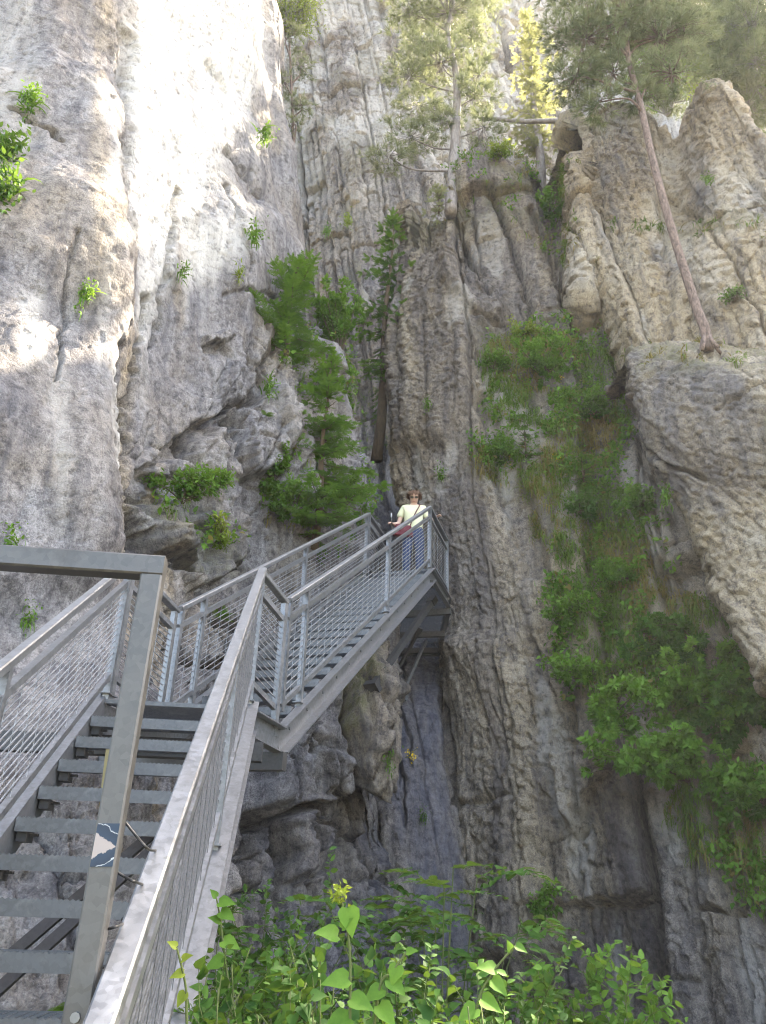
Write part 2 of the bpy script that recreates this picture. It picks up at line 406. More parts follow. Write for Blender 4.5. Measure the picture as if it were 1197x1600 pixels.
def left_fn(P, N, U, V, px, py):
    x, y, z = P[..., 0], P[..., 1], P[..., 2]
    rough = sstep((py-520)/260)*sstep((px-150)/170)
    rough = np.maximum(rough, poly(px, py, [(310, 640), (430, 470), (480, 520), (600, 540), (620, 1100), (700, 1700), (330, 1700), (360, 1150), (200, 920), (200, 780), (300, 700)], 22))
    low = sstep((py-1120)/120)
    rough = np.maximum(rough, low*.65)
    rough = np.maximum(rough, poly(px, py, [(340, 1000), (640, 960), (720, 1800), (300, 1800), (340, 1200)], 30))
    d = .30*fbm(x*.28, y*.28, z*.22, 3)+(.10-.07*rough)*fbm(x*.9, y*.9, z*.45, 3)
    d += .07*fbm(U*.9, V*.12, 3.3, 3)                                   # tall flutes in the smooth wall
    wu = U+.07*fbm(x*2, y*2, z*2, 3); wv = V+.07*fbm(x*2+9, y*2, z*2, 3)
    a = radians(6); s = wu*cos(a)+wv*sin(a); t = -wu*sin(a)+wv*cos(a)
    a2 = radians(-22); s2 = wu*cos(a2)+wv*sin(a2); t2 = -wu*sin(a2)+wv*cos(a2)
    rr = sstep((rough-.05)/.3)
    edge = 1-.75*poly(px, py, [(500, 540), (640, 540), (640, 830), (545, 830), (520, 640)], 22); rough = rough*edge
    redge = poly(px, py, [(575, 880), (700, 880), (720, 1320), (590, 1320)], 12); d -= .28*redge; rough = rough*(1-.6*redge)
    frac = sstep((fbm(x*.7+5, y*.7, z*.7, 3)+.35)/.6)
    d += rough*beds(s, t, 1, .85, 1.9, .20, .14, .03, .7, .12)*rr
    d += rough*(.25+.75*frac)*beds(s2, t, 2, .36, .75, .085, .07, .02, .9, .25)
    d += (.03+.97*rough)*fracture(s, t, 3, .13, .18, .026, .022, 1.6, lip=.4)
    d += (.10+.9*rough)*fracture(s2, t2, 19, .06, .10, .010, .010, 1.6, lip=.4)
    d += .012*fbm(x*4, y*4, z*4, 5, .68)*(.7+.8*rough)
    pit = fbm(x*7, y*7, z*3.5, 3, .6); d -= .022*sstep((pit-.3)/.3)*(1-.5*rough)
    # scattered small chipped overhangs on the smooth face
    ch = fbm(U*.8+5, V*.8, 1.1, 2); f1, f2, i, du, dv = worley(s2*.9, t2*1.6, seed=9)
    d += np.where((RV[i, 5] > .72) & (ch > -.1), .05*np.clip(dv+.1, 0, .5), 0)
    # authored forms
    d += .30*poly(px, py, [(-200, 130), (60, 90), (160, 110), (190, 200), (192, 420), (190, 640), (150, 900), (-200, 1000)], 30)
    d -= .22*poly(px, py, [(192, 30), (212, 60), (205, 230), (192, 330), (185, 250), (200, 150)], 8)
    d += .16*poly(px, py, [(270, 300), (330, 340), (430, 330), (470, 400), (440, 505), (395, 610), (330, 640), (300, 560), (265, 440)], 24)
    d -= .24*poly(px, py, [(300, 668), (345, 652), (395, 622), (425, 560), (442, 505), (520, 545), (560, 600), (585, 800), (600, 960), (330, 980), (300, 900), (240, 800), (215, 780), (250, 720)], 5)
    d += .30*poly(px, py, [(312, 690), (345, 660), (370, 690), (378, 790), (330, 800), (310, 740)], 6)
    d += .38*poly(px, py, [(378, 640), (440, 600), (470, 640), (455, 720), (385, 735)], 7)
    d += .30*poly(px, py, [(325, 800), (385, 790), (400, 870), (410, 960), (330, 960)], 5)
    d += .25*poly(px, py, [(255, 790), (320, 830), (345, 900), (290, 930), (250, 860)], 5)
    d -= .42*poly(px, py, [(202, 850), (215, 795), (245, 830), (262, 868), (325, 905), (300, 915), (240, 880)], 6)
    d += .22*poly(px, py, [(252, 715), (300, 712), (305, 730), (275, 742), (250, 736)], 4)
    d += .16*poly(px, py, [(318, 525), (362, 527), (352, 540), (322, 541)], 3)-.14*poly(px, py, [(318, 541), (352, 541), (360, 560), (320, 556)], 4)
    for ln, w, dp in [([(365, 625), (375, 700), (392, 790), (402, 870)], 4, .30), ([(440, 500), (420, 570), (418, 605), (392, 622), (362, 628), (342, 652), (312, 660), (305, 700)], 5, .45),
                      ([(222, 660), (220, 730)], 3, .2), ([(236, 460), (222, 600), (215, 700), (200, 850)], 4, .22), ([(192, 480), (196, 640), (186, 800)], 3, .12), ([(268, 300), (262, 420), (250, 560)], 3, .14), ([(75, 620), (92, 520), (105, 400)], 3, .10), ([(20, 180), (60, 215), (90, 240)], 3, .2), ([(340, 300), (362, 380), (372, 430)], 3, .15), ([(330, 90), (352, 130), (360, 140)], 6, .16),
                      ([(350, 240), (385, 280), (402, 312)], 6, .22), ([(430, 470), (400, 480), (375, 460), (340, 470)], 4, .10), ([(372, 460), (440, 470), (455, 450)], 4, .1)]:
        d -= dp*line(px, py, ln, w)
    # the blocks and the hollow under the upper stairs
    d += .40*poly(px, py, [(440, 1000), (605, 940), (612, 1240), (540, 1222), (505, 1255), (440, 1268), (388, 1292), (370, 1275), (365, 1180)], 5)
    d += .25*poly(px, py, [(375, 1185), (434, 1170), (440, 1262), (388, 1290), (368, 1275)], 3)
    d += .22*poly(px, py, [(535, 1060), (600, 1050), (606, 1240), (545, 1215)], 4)
    d -= .20*poly(px, py, [(440, 1150), (462, 1110), (506, 1240), (440, 1265)], 4)
    d += .28*poly(px, py, [(448, 1280), (500, 1270), (508, 1290), (470, 1385), (452, 1378)], 4)
    for ln, w, dp in [([(443, 1150), (441, 1300), (446, 1420), (443, 1600)], 5, 1.0), ([(372, 1290), (368, 1400), (378, 1500)], 9, 1.2), ([(385, 1300), (440, 1272), (505, 1262), (545, 1226), (606, 1250)], 8, .5), ([(455, 1470), (500, 1440), (560, 1450)], 4, .3), ([(410, 1180), (425, 1270)], 4, .35), ([(480, 1290), (485, 1420)], 4, .4), ([(345, 1250), (350, 1400)], 5, .5), ([(580, 1250), (590, 1400), (610, 1500)], 4, .4), ([(375, 1390), (440, 1400)], 4, .35), ([(520, 1300), (515, 1420), (530, 1500)], 4, .3), ([(530, 1090), (536, 1215)], 4, .35),
                      ([(507, 1245), (505, 1300)], 5, .4), ([(562, 1245), (566, 1310), (590, 1350), (622, 1372)], 9, .55), ([(462, 1110), (500, 1180), (506, 1240)], 3, .2),
                      ([(395, 1350), (420, 1360)], 5, .5), ([(455, 1380), (500, 1365), (560, 1300)], 4, .18), ([(404, 1300), (410, 1420), (402, 1500)], 5, .35)]:
        d -= dp*line(px, py, ln, w)
    m = zero(P)
    m[..., 0] = 0
    # colour: calcite runs, sunlight whitened into one strip, ochre runs, shade darkened into hollows
    run = fbm(U*1.6, V*.13, 8.8, 3)
    for pg, f, a_ in [([(205, -300), (420, -300), (410, 120), (330, 250), (290, 330), (262, 440), (238, 520), (225, 500), (228, 380), (190, 330), (205, 200)], 26, 1.0),  # main strip: calcite, with sunlight whitened into its colour
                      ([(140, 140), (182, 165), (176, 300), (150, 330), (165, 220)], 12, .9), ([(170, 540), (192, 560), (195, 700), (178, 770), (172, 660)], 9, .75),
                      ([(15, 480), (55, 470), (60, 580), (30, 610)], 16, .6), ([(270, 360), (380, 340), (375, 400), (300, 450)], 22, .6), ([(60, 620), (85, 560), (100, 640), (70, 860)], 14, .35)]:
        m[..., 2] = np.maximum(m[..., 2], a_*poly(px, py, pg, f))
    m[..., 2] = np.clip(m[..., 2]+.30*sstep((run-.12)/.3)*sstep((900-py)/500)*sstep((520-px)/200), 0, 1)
    m[..., 0] = .55*sstep((fbm(U*1.3+4, V*.10, 2.2, 3)-.15)/.3)*sstep((px-80)/80)*sstep((380-px)/140)+.30*sstep((fbm(x*.5+3, y*.5, z*.5, 3)-.1)/.4)
    m[..., 0] = np.maximum(m[..., 0], .7*poly(px, py, [(505, 1040), (600, 1020), (608, 1240), (545, 1215), (520, 1120)], 12))
    m[..., 1] = .85*poly(px, py, [(360, 1290), (440, 1268), (505, 1262), (545, 1225), (610, 1245), (660, 1420), (680, 1700), (330, 1700)], 14)*(.55+.45*sstep((fbm(U*1.2, V*.3, 5.5, 3)+.15)/.4))  # hollow under the stairs darkened in colour to stand for shade
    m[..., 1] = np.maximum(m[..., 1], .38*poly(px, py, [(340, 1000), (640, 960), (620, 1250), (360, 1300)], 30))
    m[..., 1] = np.maximum(m[..., 1], .7*poly(px, py, [(200, 840), (250, 830), (320, 900), (260, 905)], 10))  # overhang cavity painted dark like its own shade
    m[..., 1] = np.maximum(m[..., 1], .35*poly(px, py, [(-100, 330), (20, 350), (70, 500), (40, 800), (-100, 800)], 50)*sstep((fbm(U*2, V*.4, 1.5, 3)+.1)/.3))
    m[..., 3] = .8*poly(px, py, [(510, 1050), (560, 1030), (560, 1130), (535, 1160)], 14)+.5*poly(px, py, [(215, 780), (330, 800), (420, 880), (300, 920)], 25)
    return d, m

# ---- the dark cleft behind the walkway with the blue slab below it
def cleft_ctrl():
    rows = [(1900, 12.6), (1650, 12.9), (1450, 12.75), (1250, 13.2), (1050, 14.3), (960, 18.0), (780, 24.0), (650, 25.0), (500, 25.5), (380, 26), (250, 26.5), (120, 27.5), (0, 29), (-150, 32), (-450, 38)]
    out = []
    for py, Y in rows:
        e = max(0., (900-py)/900)
        sh = [(-150, 1.5), (-60, .6), (0, 0), (60, -.1*(1-e)), (110, .1), (150, .7), (190, 1.3), (260, 2.6)]
        c = 545+np.interp(py, [-450, 300, 800, 1000, 1600], [-20, 0, 30, 45, 85])
        w = 1.0 if py > 500 else 1+.5*(500-py)/500
        out.append([at(c+a*w, py, Y+b*(.8+e)) for a, b in sh])
    return out

def cleft_fn(P, N, U, V, px, py):
    x, y, z = P[..., 0], P[..., 1], P[..., 2]
    slab = poly(px, py, [(608, 1000), (690, 1000), (712, 1250), (760, 1600), (640, 1700), (640, 1400), (612, 1240)], 14)
    k = 1-.8*slab
    wu = U+.08*fbm(x*1.8, y*1.8, z*1.8, 3); wv = V+.08*fbm(x*1.8+9, y*1.8, z*1.8, 3)
    a = radians(8); s = wu*cos(a)+wv*sin(a); t = -wu*sin(a)+wv*cos(a)
    d = .35*fbm(x*.3, y*.3, z*.15, 3)+k*.15*(1-2.2*np.abs(pn(s*.8, t*.10, 4.4)))
    d += k*beds(s, t, 4, 1.1, 6, .40, .2, .05)+k*beds(s, t, 5, .36, 1.6, .14, .08, .03)+(.3+.7*k)*fracture(s, t, 6, .14, .3, .035, .03, 1.4, lip=.3)
    d += .02*fbm(x*3, y*3, z*3, 4, .65)
    for ln, w, dp in [([(612, 1090), (625, 1200), (632, 1290)], 3, .12), ([(622, 1080), (642, 1190)], 3, .10), ([(604, 690), (600, 760), (606, 800)], 6, .5)]:
        d -= dp*line(px, py, ln, w)
    m = zero(P)
    m[..., 1] = np.maximum(.95*slab*(.72+.28*sstep((fbm(U*2.5, V*.2, 1.9, 3)+.2)/.4)), .35*poly(px, py, [(555, 620), (640, 560), (640, 900), (570, 900)], 20))  # blue slab stain; gully mouth also darkened in colour for shade
    m[..., 0] = .25*sstep((fbm(x*.4, y*.4, z*.2, 3)-.05)/.3)*(1-slab)
    m[..., 3] = .35*sstep((fbm(x*.7+7, y*.7, z*.4, 3)-.1)/.3)*sstep((700-py)/200)
    m[..., 2] = .55*sstep((420-py)/250)*sstep((fbm(x*.5, y*.5, z*.25, 3)+.35)/.5)  # upper wall whitened in colour to imitate glare
    return d, m

# ---- the layered buttress and the broad cliff right of the cleft
def cliff_ctrl():
    cols = np.array([0, 45, 110, 200, 310, 430, 560, 720, 1150, 2000])            # px from the left edge; last columns unseen, extended to block the sun
    rows = [(1950, 800, .88), (1750, 778, .91), (1600, 760, .94), (1500, 746, .955), (1300, 716, .985), (1150, 701, 1.0), (1000, 690, 1.01), (880, 672, 1.02), (780, 640, 1.03), (690, 633, 1.05), (560, 632, 1.08), (430, 634, 1.12)]
    Ys = np.array([14.3, 13.6, 13.1, 12.6, 12.0, 11.2, 10.3, 9.2, 6.6, 4.2])
    out = []
    for py, e, k in rows:
        c = cols if py > 700 else cols*(1+.1*(700-py)/300)
        g = np.interp(py, [500, 560, 950, 1050], [.55, .55, 0, 0])       # the grassy slope leans back
        r = [at(e+30, py, 14.3*k+9), at(e+6, py, 14.3*k+1.6)]
        for i, (cc, Y) in enumerate(zip(c, Ys)):
            r.append(at(e+cc, py, Y*k+g*(0, 0, .5, 1.6, 2.4, 2.6, 2.6, 2.6, 2, 1)[i]))
        out.append(r)
    tops = [355, 345, 318, 332, 262, 232, 300, 330, 420, 470, 420, 300]
    tY = [21.5, 18, 16.4, 15.9, 15.8, 15.7, 15.9, 15.8, 15.2, 14.6, 10.5, 7]
    tx = [665, 640, 640, 690, 735, 790, 865, 960, 1090, 1250, 1750, 2500]
    rr = [at(a, b, c) for a, b, c in zip(tx, tops, tY)]
    mid = [(np.array(out[-1][i])*.45+rr[i]*.55)+np.array([0, -.15, 0]) for i in range(12)]
    out.append(mid); out.append(rr)
    out.append([p+np.array([0, .9, .25]) for p in rr]); out.append([p+np.array([.3, 3.2, .9]) for p in rr]); out.append([p+np.array([.6, 8, 2.2]) for p in rr])
    return out

GRASS = [[(738, 540), (770, 525), (880, 500), (965, 535), (975, 570), (955, 600), (975, 640), (980, 700), (960, 720), (1000, 780), (1040, 850), (1050, 900), (1060, 960), (1010, 1000), (930, 985), (905, 900), (840, 840), (830, 790), (735, 740), (742, 690), (800, 690), (770, 640), (760, 600)],
         [(850, 900), (930, 880), (1040, 900), (1197, 960), (1197, 1120), (1060, 1130), (900, 1080)],
         [(1040, 1200), (1197, 1180), (1197, 1420), (1150, 1390), (1060, 1310)]]

def cliff_fn(P, N, U, V, px, py):
    x, y, z = P[..., 0], P[..., 1], P[..., 2]
    top = sstep((z-15)/2)
    wu = U+.035*fbm(x*2.2, y*2.2, z*1.6, 3)+.10*pn(x*.4, y*.4, z*.25); wv = V+.08*fbm(x*1.8+9, y*1.8, z*1.8, 3)
    a = radians(7); s = wu*cos(a)+wv*sin(a); t = -wu*sin(a)+wv*cos(a)
    a2 = radians(16); s2 = wu*cos(a2)+wv*sin(a2); t2 = -wu*sin(a2)+wv*cos(a2)
    flat = poly(px, py, [(632, 380), (700, 400), (760, 560), (790, 760), (900, 1000), (930, 1200), (880, 1700), (720, 1700), (690, 1000), (632, 700)], 40)
    d = .38*fbm(x*.25, y*.25, z*.12, 3)
    frac = sstep((fbm(s*.6+5, t*.25, 3.3, 3)+.30)/.55); frac2 = sstep((fbm(s*1.1+2, t*.5, 6.3, 3)+.15)/.5)
    d += (1-.65*flat)*beds(s, t, 7, 1.25, 9., .50, .16, .04, .7, .15)
    d += (1-.6*flat)*(.25+.75*frac)*beds(s, t, 22, .46, 3.6, .20, .12, .02, .7, .2)
    d += (.15+.85*frac2)*beds(s2, t2, 8, .21, .95, .060, .036, .012, .9, .3)
    d += fracture(s2, t2, 10, .10, .17, .030, .022, 1.8, lip=.4)*(.45+.55*frac)+fracture(s, t, 23, .045, .07, .010, .008, 1.8, lip=.3)
    d += .026*fbm(x*2.6, y*2.6, z*2.4, 6, .72)
    # soft run-off fluting at the foot of the cliff
    foot = poly(px, py, [(700, 1050), (830, 1000), (1000, 1200), (1300, 1500), (1300, 1900), (780, 1900), (720, 1300)], 80)
    d += foot*(.08*pn(s*2.6, t*.10, 5.1)+.04*pn(s*6, t*.25, 3.1))
    for pg, f, a_ in [([(632, 390), (700, 420), (740, 520), (735, 640), (700, 700), (640, 700), (625, 500)], 14, .30),
                      ([(690, 400), (770, 470), (790, 500), (745, 530), (700, 470)], 6, .30), ([(860, 1180), (990, 1150), (975, 1200), (930, 1240), (900, 1300), (870, 1260)], 5, .35),
                      ([(700, 1000), (800, 990), (850, 1200), (840, 1500), (760, 1500), (710, 1200)], 25, .35), ([(740, 640), (760, 620), (840, 800), (860, 900), (820, 900)], 8, -.3)]:
        d += a_*poly(px, py, pg, f)
    for ln, w, dp in [([(770, 300), (800, 400), (830, 520)], 5, .4), ([(712, 350), (740, 420), (760, 480)], 5, .35), ([(830, 330), (860, 420), (880, 500)], 5, .35),
                      ([(870, 1010), (900, 1180), (905, 1300)], 6, .3), ([(960, 560), (985, 640), (1010, 730), (1060, 830)], 6, .3), ([(740, 520), (790, 515)], 4, .25)]:
        d -= dp*line(px, py, ln, w)
    m = zero(P)
    n1 = fbm(s*.5, t*.12, 1.7, 4)
    m[..., 0] = .85*sstep((n1+.10)/.35)*(1-.6*top)
    for pg, f, a_ in [([(634, 330), (700, 340), (740, 520), (750, 740), (690, 740), (636, 560)], 26, 1.0), ([(700, 980), (800, 960), (880, 1100), (900, 1400), (840, 1600), (760, 1500), (715, 1250)], 40, .75),
                      ([(880, 330), (960, 380), (1000, 560), (960, 520)], 30, .8), ([(740, 700), (800, 830), (830, 960), (780, 960), (730, 800)], 14, .75)]:
        m[..., 0] = np.maximum(m[..., 0], a_*poly(px, py, pg, f)*(.5+.5*sstep((n1+.25)/.4)))
    n2 = fbm(s*1.1+6, t*.09, 4.7, 3)
    m[..., 1] = .60*sstep((n2-.10)/.3)
    for pg, f, a_ in [([(690, 780), (770, 820), (790, 960), (760, 1010), (700, 960)], 22, .40), ([(850, 1000), (890, 1000), (930, 1180), (890, 1250), (850, 1080)], 14, .8),
                      ([(900, 1200), (1050, 1250), (1250, 1450), (1250, 1900), (780, 1900), (800, 1500), (930, 1400)], 60, .95)]:
        m[..., 1] = np.maximum(m[..., 1], a_*poly(px, py, pg, f)*(.45+.55*sstep((n2+.15)/.35)))
    for pg in GRASS: m[..., 3] = np.maximum(m[..., 3], .45*poly(px, py, pg, 22))
    m[..., 3] = np.maximum(m[..., 3], .6*top*sstep((fbm(x*.8, y*.8, z*.8, 3)+.1)/.3))
    m[..., 2] = .30*sstep((fbm(s*1.3+11, t*.3, 9.3, 3)-.22)/.2)
    return d, m

# ---- the pale yellow tower at the upper right
def tower_ctrl():
    tx = [893, 896, 930, 985, 1035, 1065, 1100, 1140, 1175, 1230, 1330, 1700, 2500]  # last columns out of view, extended to block low sun
    tp = [225, 190, 150, 142, 190, 205, 142, 150, 205, 262, 280, 120, -100]
    tY = [18, 14.6, 14.2, 14, 13.9, 13.9, 13.3, 13.0, 12.8, 12.5, 12.0, 10.3, 7.8]
    rows = []
    for k, (f, dy) in enumerate([(0, 1.5), (.18, -.6), (.4, -.8), (.62, -.45), (.82, -.2), (.94, 0), (1, .1)]):
        r = []
        for x0, t0, Y in zip(tx, tp, tY):
            b = 640 if x0 < 1000 else 660
            xx = x0+(1-f)*(12 if x0 < 1000 else 30)
            r.append(at(xx, b+(t0-b)*f, Y+dy*.7+(3.0*max(0, .45-f)/.45 if x0 < 960 else 0)))
        rows.append(r)
    rows.append([p+np.array([0, .8, .25]) for p in rows[-1]]); rows.append([p+np.array([0, 3.5, .5]) for p in rows[-2]])
    return rows

def tower_fn(P, N, U, V, px, py):
    x, y, z = P[..., 0], P[..., 1], P[..., 2]
    wu = U+.08*fbm(x*1.6, y*1.6, z*1.2, 3); a = radians(9); s = wu*cos(a)+V*sin(a); t = -wu*sin(a)+V*cos(a)
    d = .15*fbm(x*.4, y*.4, z*.2, 3)+.10*(.4-1.5*np.abs(pn(s*.55, t*.08, 1.2)))
    d += beds(s, t, 11, 1.5, 9., .30, .09, .03, .5, .1)+beds(s, t, 12, .40, 2.6, .07, .035, .015, .8, .25)+fracture(s, t, 13, .15, .26, .034, .026, 1.7, lip=.4)
    d += .022*fbm(x*2.8, y*2.8, z*2, 5, .68)
    d -= .25*poly(px, py, [(1030, 190), (1062, 215), (1075, 330), (1060, 420), (1040, 330)], 12)
    d += .25*poly(px, py, [(1062, 352), (1140, 335), (1200, 365), (1300, 420), (1300, 640), (1060, 640), (1050, 500)], 6)
    m = zero(P)
    m[..., 0] = .55+.4*sstep((fbm(s*.5, t*.1, 6.6, 3)+.1)/.4)
    n2 = fbm(s*.9, t*.12, 2.4, 3)
    m[..., 1] = .55*sstep((n2-.1)/.3)+.5*poly(px, py, [(925, 230), (965, 220), (985, 330), (940, 330)], 24)+.5*poly(px, py, [(1065, 230), (1110, 240), (1120, 330), (1080, 350)], 20)
    m[..., 3] = .5*poly(px, py, [(1060, 345), (1140, 330), (1200, 360), (1200, 375), (1060, 365)], 8)+.4*sstep((z-18.5)/1)
    m[..., 2] = .25*sstep((fbm(s+3, t*.2, 3.4, 3)-.15)/.3)
    return d, m

# ---- the overhanging block under the leaning pine
def block_ctrl():
    rows = [(548, 985, 12.1, 1.3), (566, 982, 11.5, .3), (600, 984, 11.35, 0), (660, 996, 11.3, 0), (720, 1020, 11.25, 0), (780, 1056, 11.15, 0), (850, 1095, 11.0, 0), (920, 1128, 10.7, 0), (985, 1160, 10.4, 0), (1040, 1178, 10.2, .1), (1075, 1190, 10.4, .8), (1090, 1195, 11.5, 2)]
    out = []
    for py, e, Y, bk in rows:
        out.append([at(e+25, py, Y+3.5), at(e+4, py, Y+.9), at(e, py, Y), at(e+30, py, Y-.45+bk*.3), at(e+85, py-6, Y-.8+bk*.5), at(e+170, py-2, Y-1.3+bk*.6), at(e+320, py+6, Y-2.2+bk*.6)])
    top = [p+np.array([0, 1.6, .25]) for p in out[0]]
    return [[p+np.array([0, 3.5, .5]) for p in out[0]], top]+out

def block_fn(P, N, U, V, px, py):
    x, y, z = P[..., 0], P[..., 1], P[..., 2]
    wu = U+.08*fbm(x*1.6, y*1.6, z*1.2, 3); a = radians(30); s = wu*cos(a)+V*sin(a); t = -wu*sin(a)+V*cos(a)
    d = .14*fbm(x*.4, y*.4, z*.4, 3)
    d += beds(s, t, 14, 1.2, 5., .12, .045, .02, .5, .3)+sstep((fbm(x*.8, y*.8, z*.8, 3)+.05)/.4)*beds(s, t, 15, .26, 1.3, .055, .04, .014, .8, .4)+fracture(s, t, 16, .09, .14, .024, .020, 1.7, lip=.4)
    d += .030*fbm(x*3, y*3, z*3, 5, .68)
    for ln, w, dp in [([(1015, 708), (1060, 735), (1100, 745)], 3, .25), ([(1120, 640), (1150, 625), (1200, 600)], 3, .15)]:
        d -= dp*line(px, py, ln, w)
    m = zero(P)
    m[..., 0] = .35+.5*sstep((fbm(s*.6, t*.2, 7.6, 3)+.05)/.35)
    m[..., 1] = .6*sstep((fbm(s*1.1, t*.25, 1.4, 3)-.08)/.3)
    m[..., 3] = .7*sstep((600-py)/45)*sstep((fbm(x*1.5, y*1.5, z*1.5, 3)+.25)/.4)
    return d, m

# ---- far cliffs closing the gorge at the top
def far_ctrl():
    out = []
    for py, k in [(520, .95), (380, 1), (250, 1.06), (120, 1.14), (0, 1.22), (-150, 1.33), (-400, 1.5)]:
        xs = [560, 640, 690, 745, 790, 830, 880, 940, 1000, 1100, 1330]
        Ys = [27, 27.5, 28, 28, 29, 33, 31, 29, 30, 31, 30]
        cut = [-999]*7+[-60, 40, 110, 150]                      # the skyline drops to the right
        out.append([at(a+(598-a)*.1*(k-1), max(py, q), b*k) for a, b, q in zip(xs, Ys, cut)])
    return out

def far_fn(P, N, U, V, px, py):
    x, y, z = P[..., 0], P[..., 1], P[..., 2]
    wu = U+.5*fbm(x*.3, y*.3, z*.3, 3); a = radians(8); s = wu*cos(a)+V*sin(a); t = -wu*sin(a)+V*cos(a)
    d = 1.2*fbm(x*.12, y*.12, z*.08, 3)
    d += beds(s, t, 17, 2.8, 16, 1.2, .5, .1)+beds(s, t, 18, 1.0, 5, .4, .25, .06)+fracture(s, t, 20, .4, 1.0, .10, .08, lip=.4)+.05*fbm(x*1.6, y*1.6, z*1.2, 4, .65)
    m = zero(P)
    m[..., 0] = .3*sstep((fbm(x*.2, y*.2, z*.1, 3))/.4); m[..., 2] = .35*sstep((fbm(s*.5, t*.1, 3.1, 3))/.3)
    m[..., 3] = .3*sstep((fbm(x*.4, y*.4, z*.4, 3)-.15)/.2)
    return d, m

GREY = rock_mat('grey limestone', (.14, .132, .138), (.365, .353, .356), .0, 1.1, 1.0, .5)
STRATA = rock_mat('layered limestone', (.135, .116, .104), (.48, .425, .365), .16, 1.0, 1.3, .75, s1=(.032, .028, .03), s2=(.135, .118, .122))
SLAB = rock_mat('blue grey limestone', (.115, .10, .095), (.38, .345, .31), .16, .8, 1.2, .7, s1=(.06, .063, .085), s2=(.19, .195, .25))
SAND = rock_mat('yellow limestone', (.34, .295, .22), (.50, .45, .365), .14, .9, 1.1, .35)
PALE = rock_mat('pale limestone', (.42, .415, .42), (.58, .57, .56), .10, .5, 1.0, .4)
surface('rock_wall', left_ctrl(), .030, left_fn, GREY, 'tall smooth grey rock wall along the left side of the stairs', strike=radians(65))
surface('cleft', cleft_ctrl(), .05, cleft_fn, SLAB, 'dark narrow cleft of the gorge behind the walkway', strike=radians(0))
surface('cliff', cliff_ctrl(), .026, cliff_fn, STRATA, 'layered grey and ochre cliff with steep strata right of the stairs', strike=radians(-40))
surface('rock_tower', tower_ctrl(), .034, tower_fn, SAND, 'pale yellow rock tower behind the leaning pine', strike=radians(-25))
surface('rock_block', block_ctrl(), .034, block_fn, SAND, 'overhanging rock block under the leaning pine', strike=radians(-42))
surface('far_cliff', far_ctrl(), .10, far_fn, PALE, 'far pale cliff closing the gorge behind the trees', strike=radians(0))

# ground: one sheet, falling into the gorge under the stairs
def ground():
    n = 160; g = np.linspace(-1, 1, n); g = np.sign(g)*np.abs(g)**2.6*420
    X, Y = np.meshgrid(g, g+6); r = np.hypot(X, Y-6)
    Z = -1.62-.5*sstep((Y-2)/4)*sstep((30-r)/10)+.25*fbm(X*.25, Y*.25, 0.3, 4)*sstep((np.hypot(X, Y)-1)/4)
    idx = np.arange(n*n).reshape(n, n); F = np.stack([idx[:-1, :-1], idx[:-1, 1:], idx[1:, 1:], idx[1:, :-1]], -1).reshape(-1, 4)
    m, nn, l, b = new_mat('forest floor'); tc = nn.new('ShaderNodeTexCoord').outputs['Object']
    c = mixc(nn, l, noise_node(nn, l, tc, 2.2, 8, .7), (.05, .055, .02), (.16, .13, .09)); l.new(c, b.inputs['Base Color']); b.inputs['Roughness'].default_value = .95
    bp = nn.new('ShaderNodeBump'); bp.inputs['Distance'].default_value = .1; l.new(noise_node(nn, l, tc, 9, 8, .7), bp.inputs['Height']); l.new(bp.outputs[0], b.inputs['Normal'])
    tag(link('ground', mesh_np('ground', np.stack([X, Y, Z], -1).reshape(-1, 3), [F], m)), 'rough leaf covered ground at the foot of the cliffs', None, kind='structure')
ground()
# ------------------------------------------------------------------ steel stairs
def metal(name, c, rough, metallic=.75, scale=14., var=.25, wear=(.30, .30, .31)):
    m, n, l, b = new_mat(name); tc = n.new('ShaderNodeTexCoord').outputs['Object']
    v = n.new('ShaderNodeTexVoronoi'); v.inputs['Scale'].default_value = 55; l.new(tc, v.inputs['Vector'])
    sp = n.new('ShaderNodeSeparateColor'); l.new(v.outputs['Color'], sp.inputs[0])
    f = math_(n, l, 'ADD', math_(n, l, 'MULTIPLY', sp.outputs[0], .35), math_(n, l, 'MULTIPLY', noise_node(n, l, tc, scale, 5, .65), .75))
    k = ramp(n, l, f, [(.25, tuple(x*(1-var) for x in c)), (.85, tuple(min(1, x*(1+var)) for x in c))])
    k = mixc(n, l, ramp(n, l, noise_node(n, l, tc, 5.5, 6, .7, .5), [(.55, 0), (.75, .55)]), k, wear)
    l.new(k, b.inputs['Base Color']); b.inputs['Metallic'].default_value = metallic
    l.new(ramp(n, l, f, [(.2, rough-.1), (.8, rough+.12)]), b.inputs['Roughness'])
    return m
GALV = metal('galvanised steel', (.25, .26, .275), .46)
TREAD = metal('weathered grating steel', (.14, .146, .153), .55)
GALVD = metal('weathered steel tube', (.12, .118, .116), .5, .7, 9, .25, (.065, .06, .056))
DARK = metal('dark steel', (.075, .075, .078), .6, .5, 12, .3, (.12, .11, .10))
WIRE = metal('wire', (.36, .37, .39), .45)

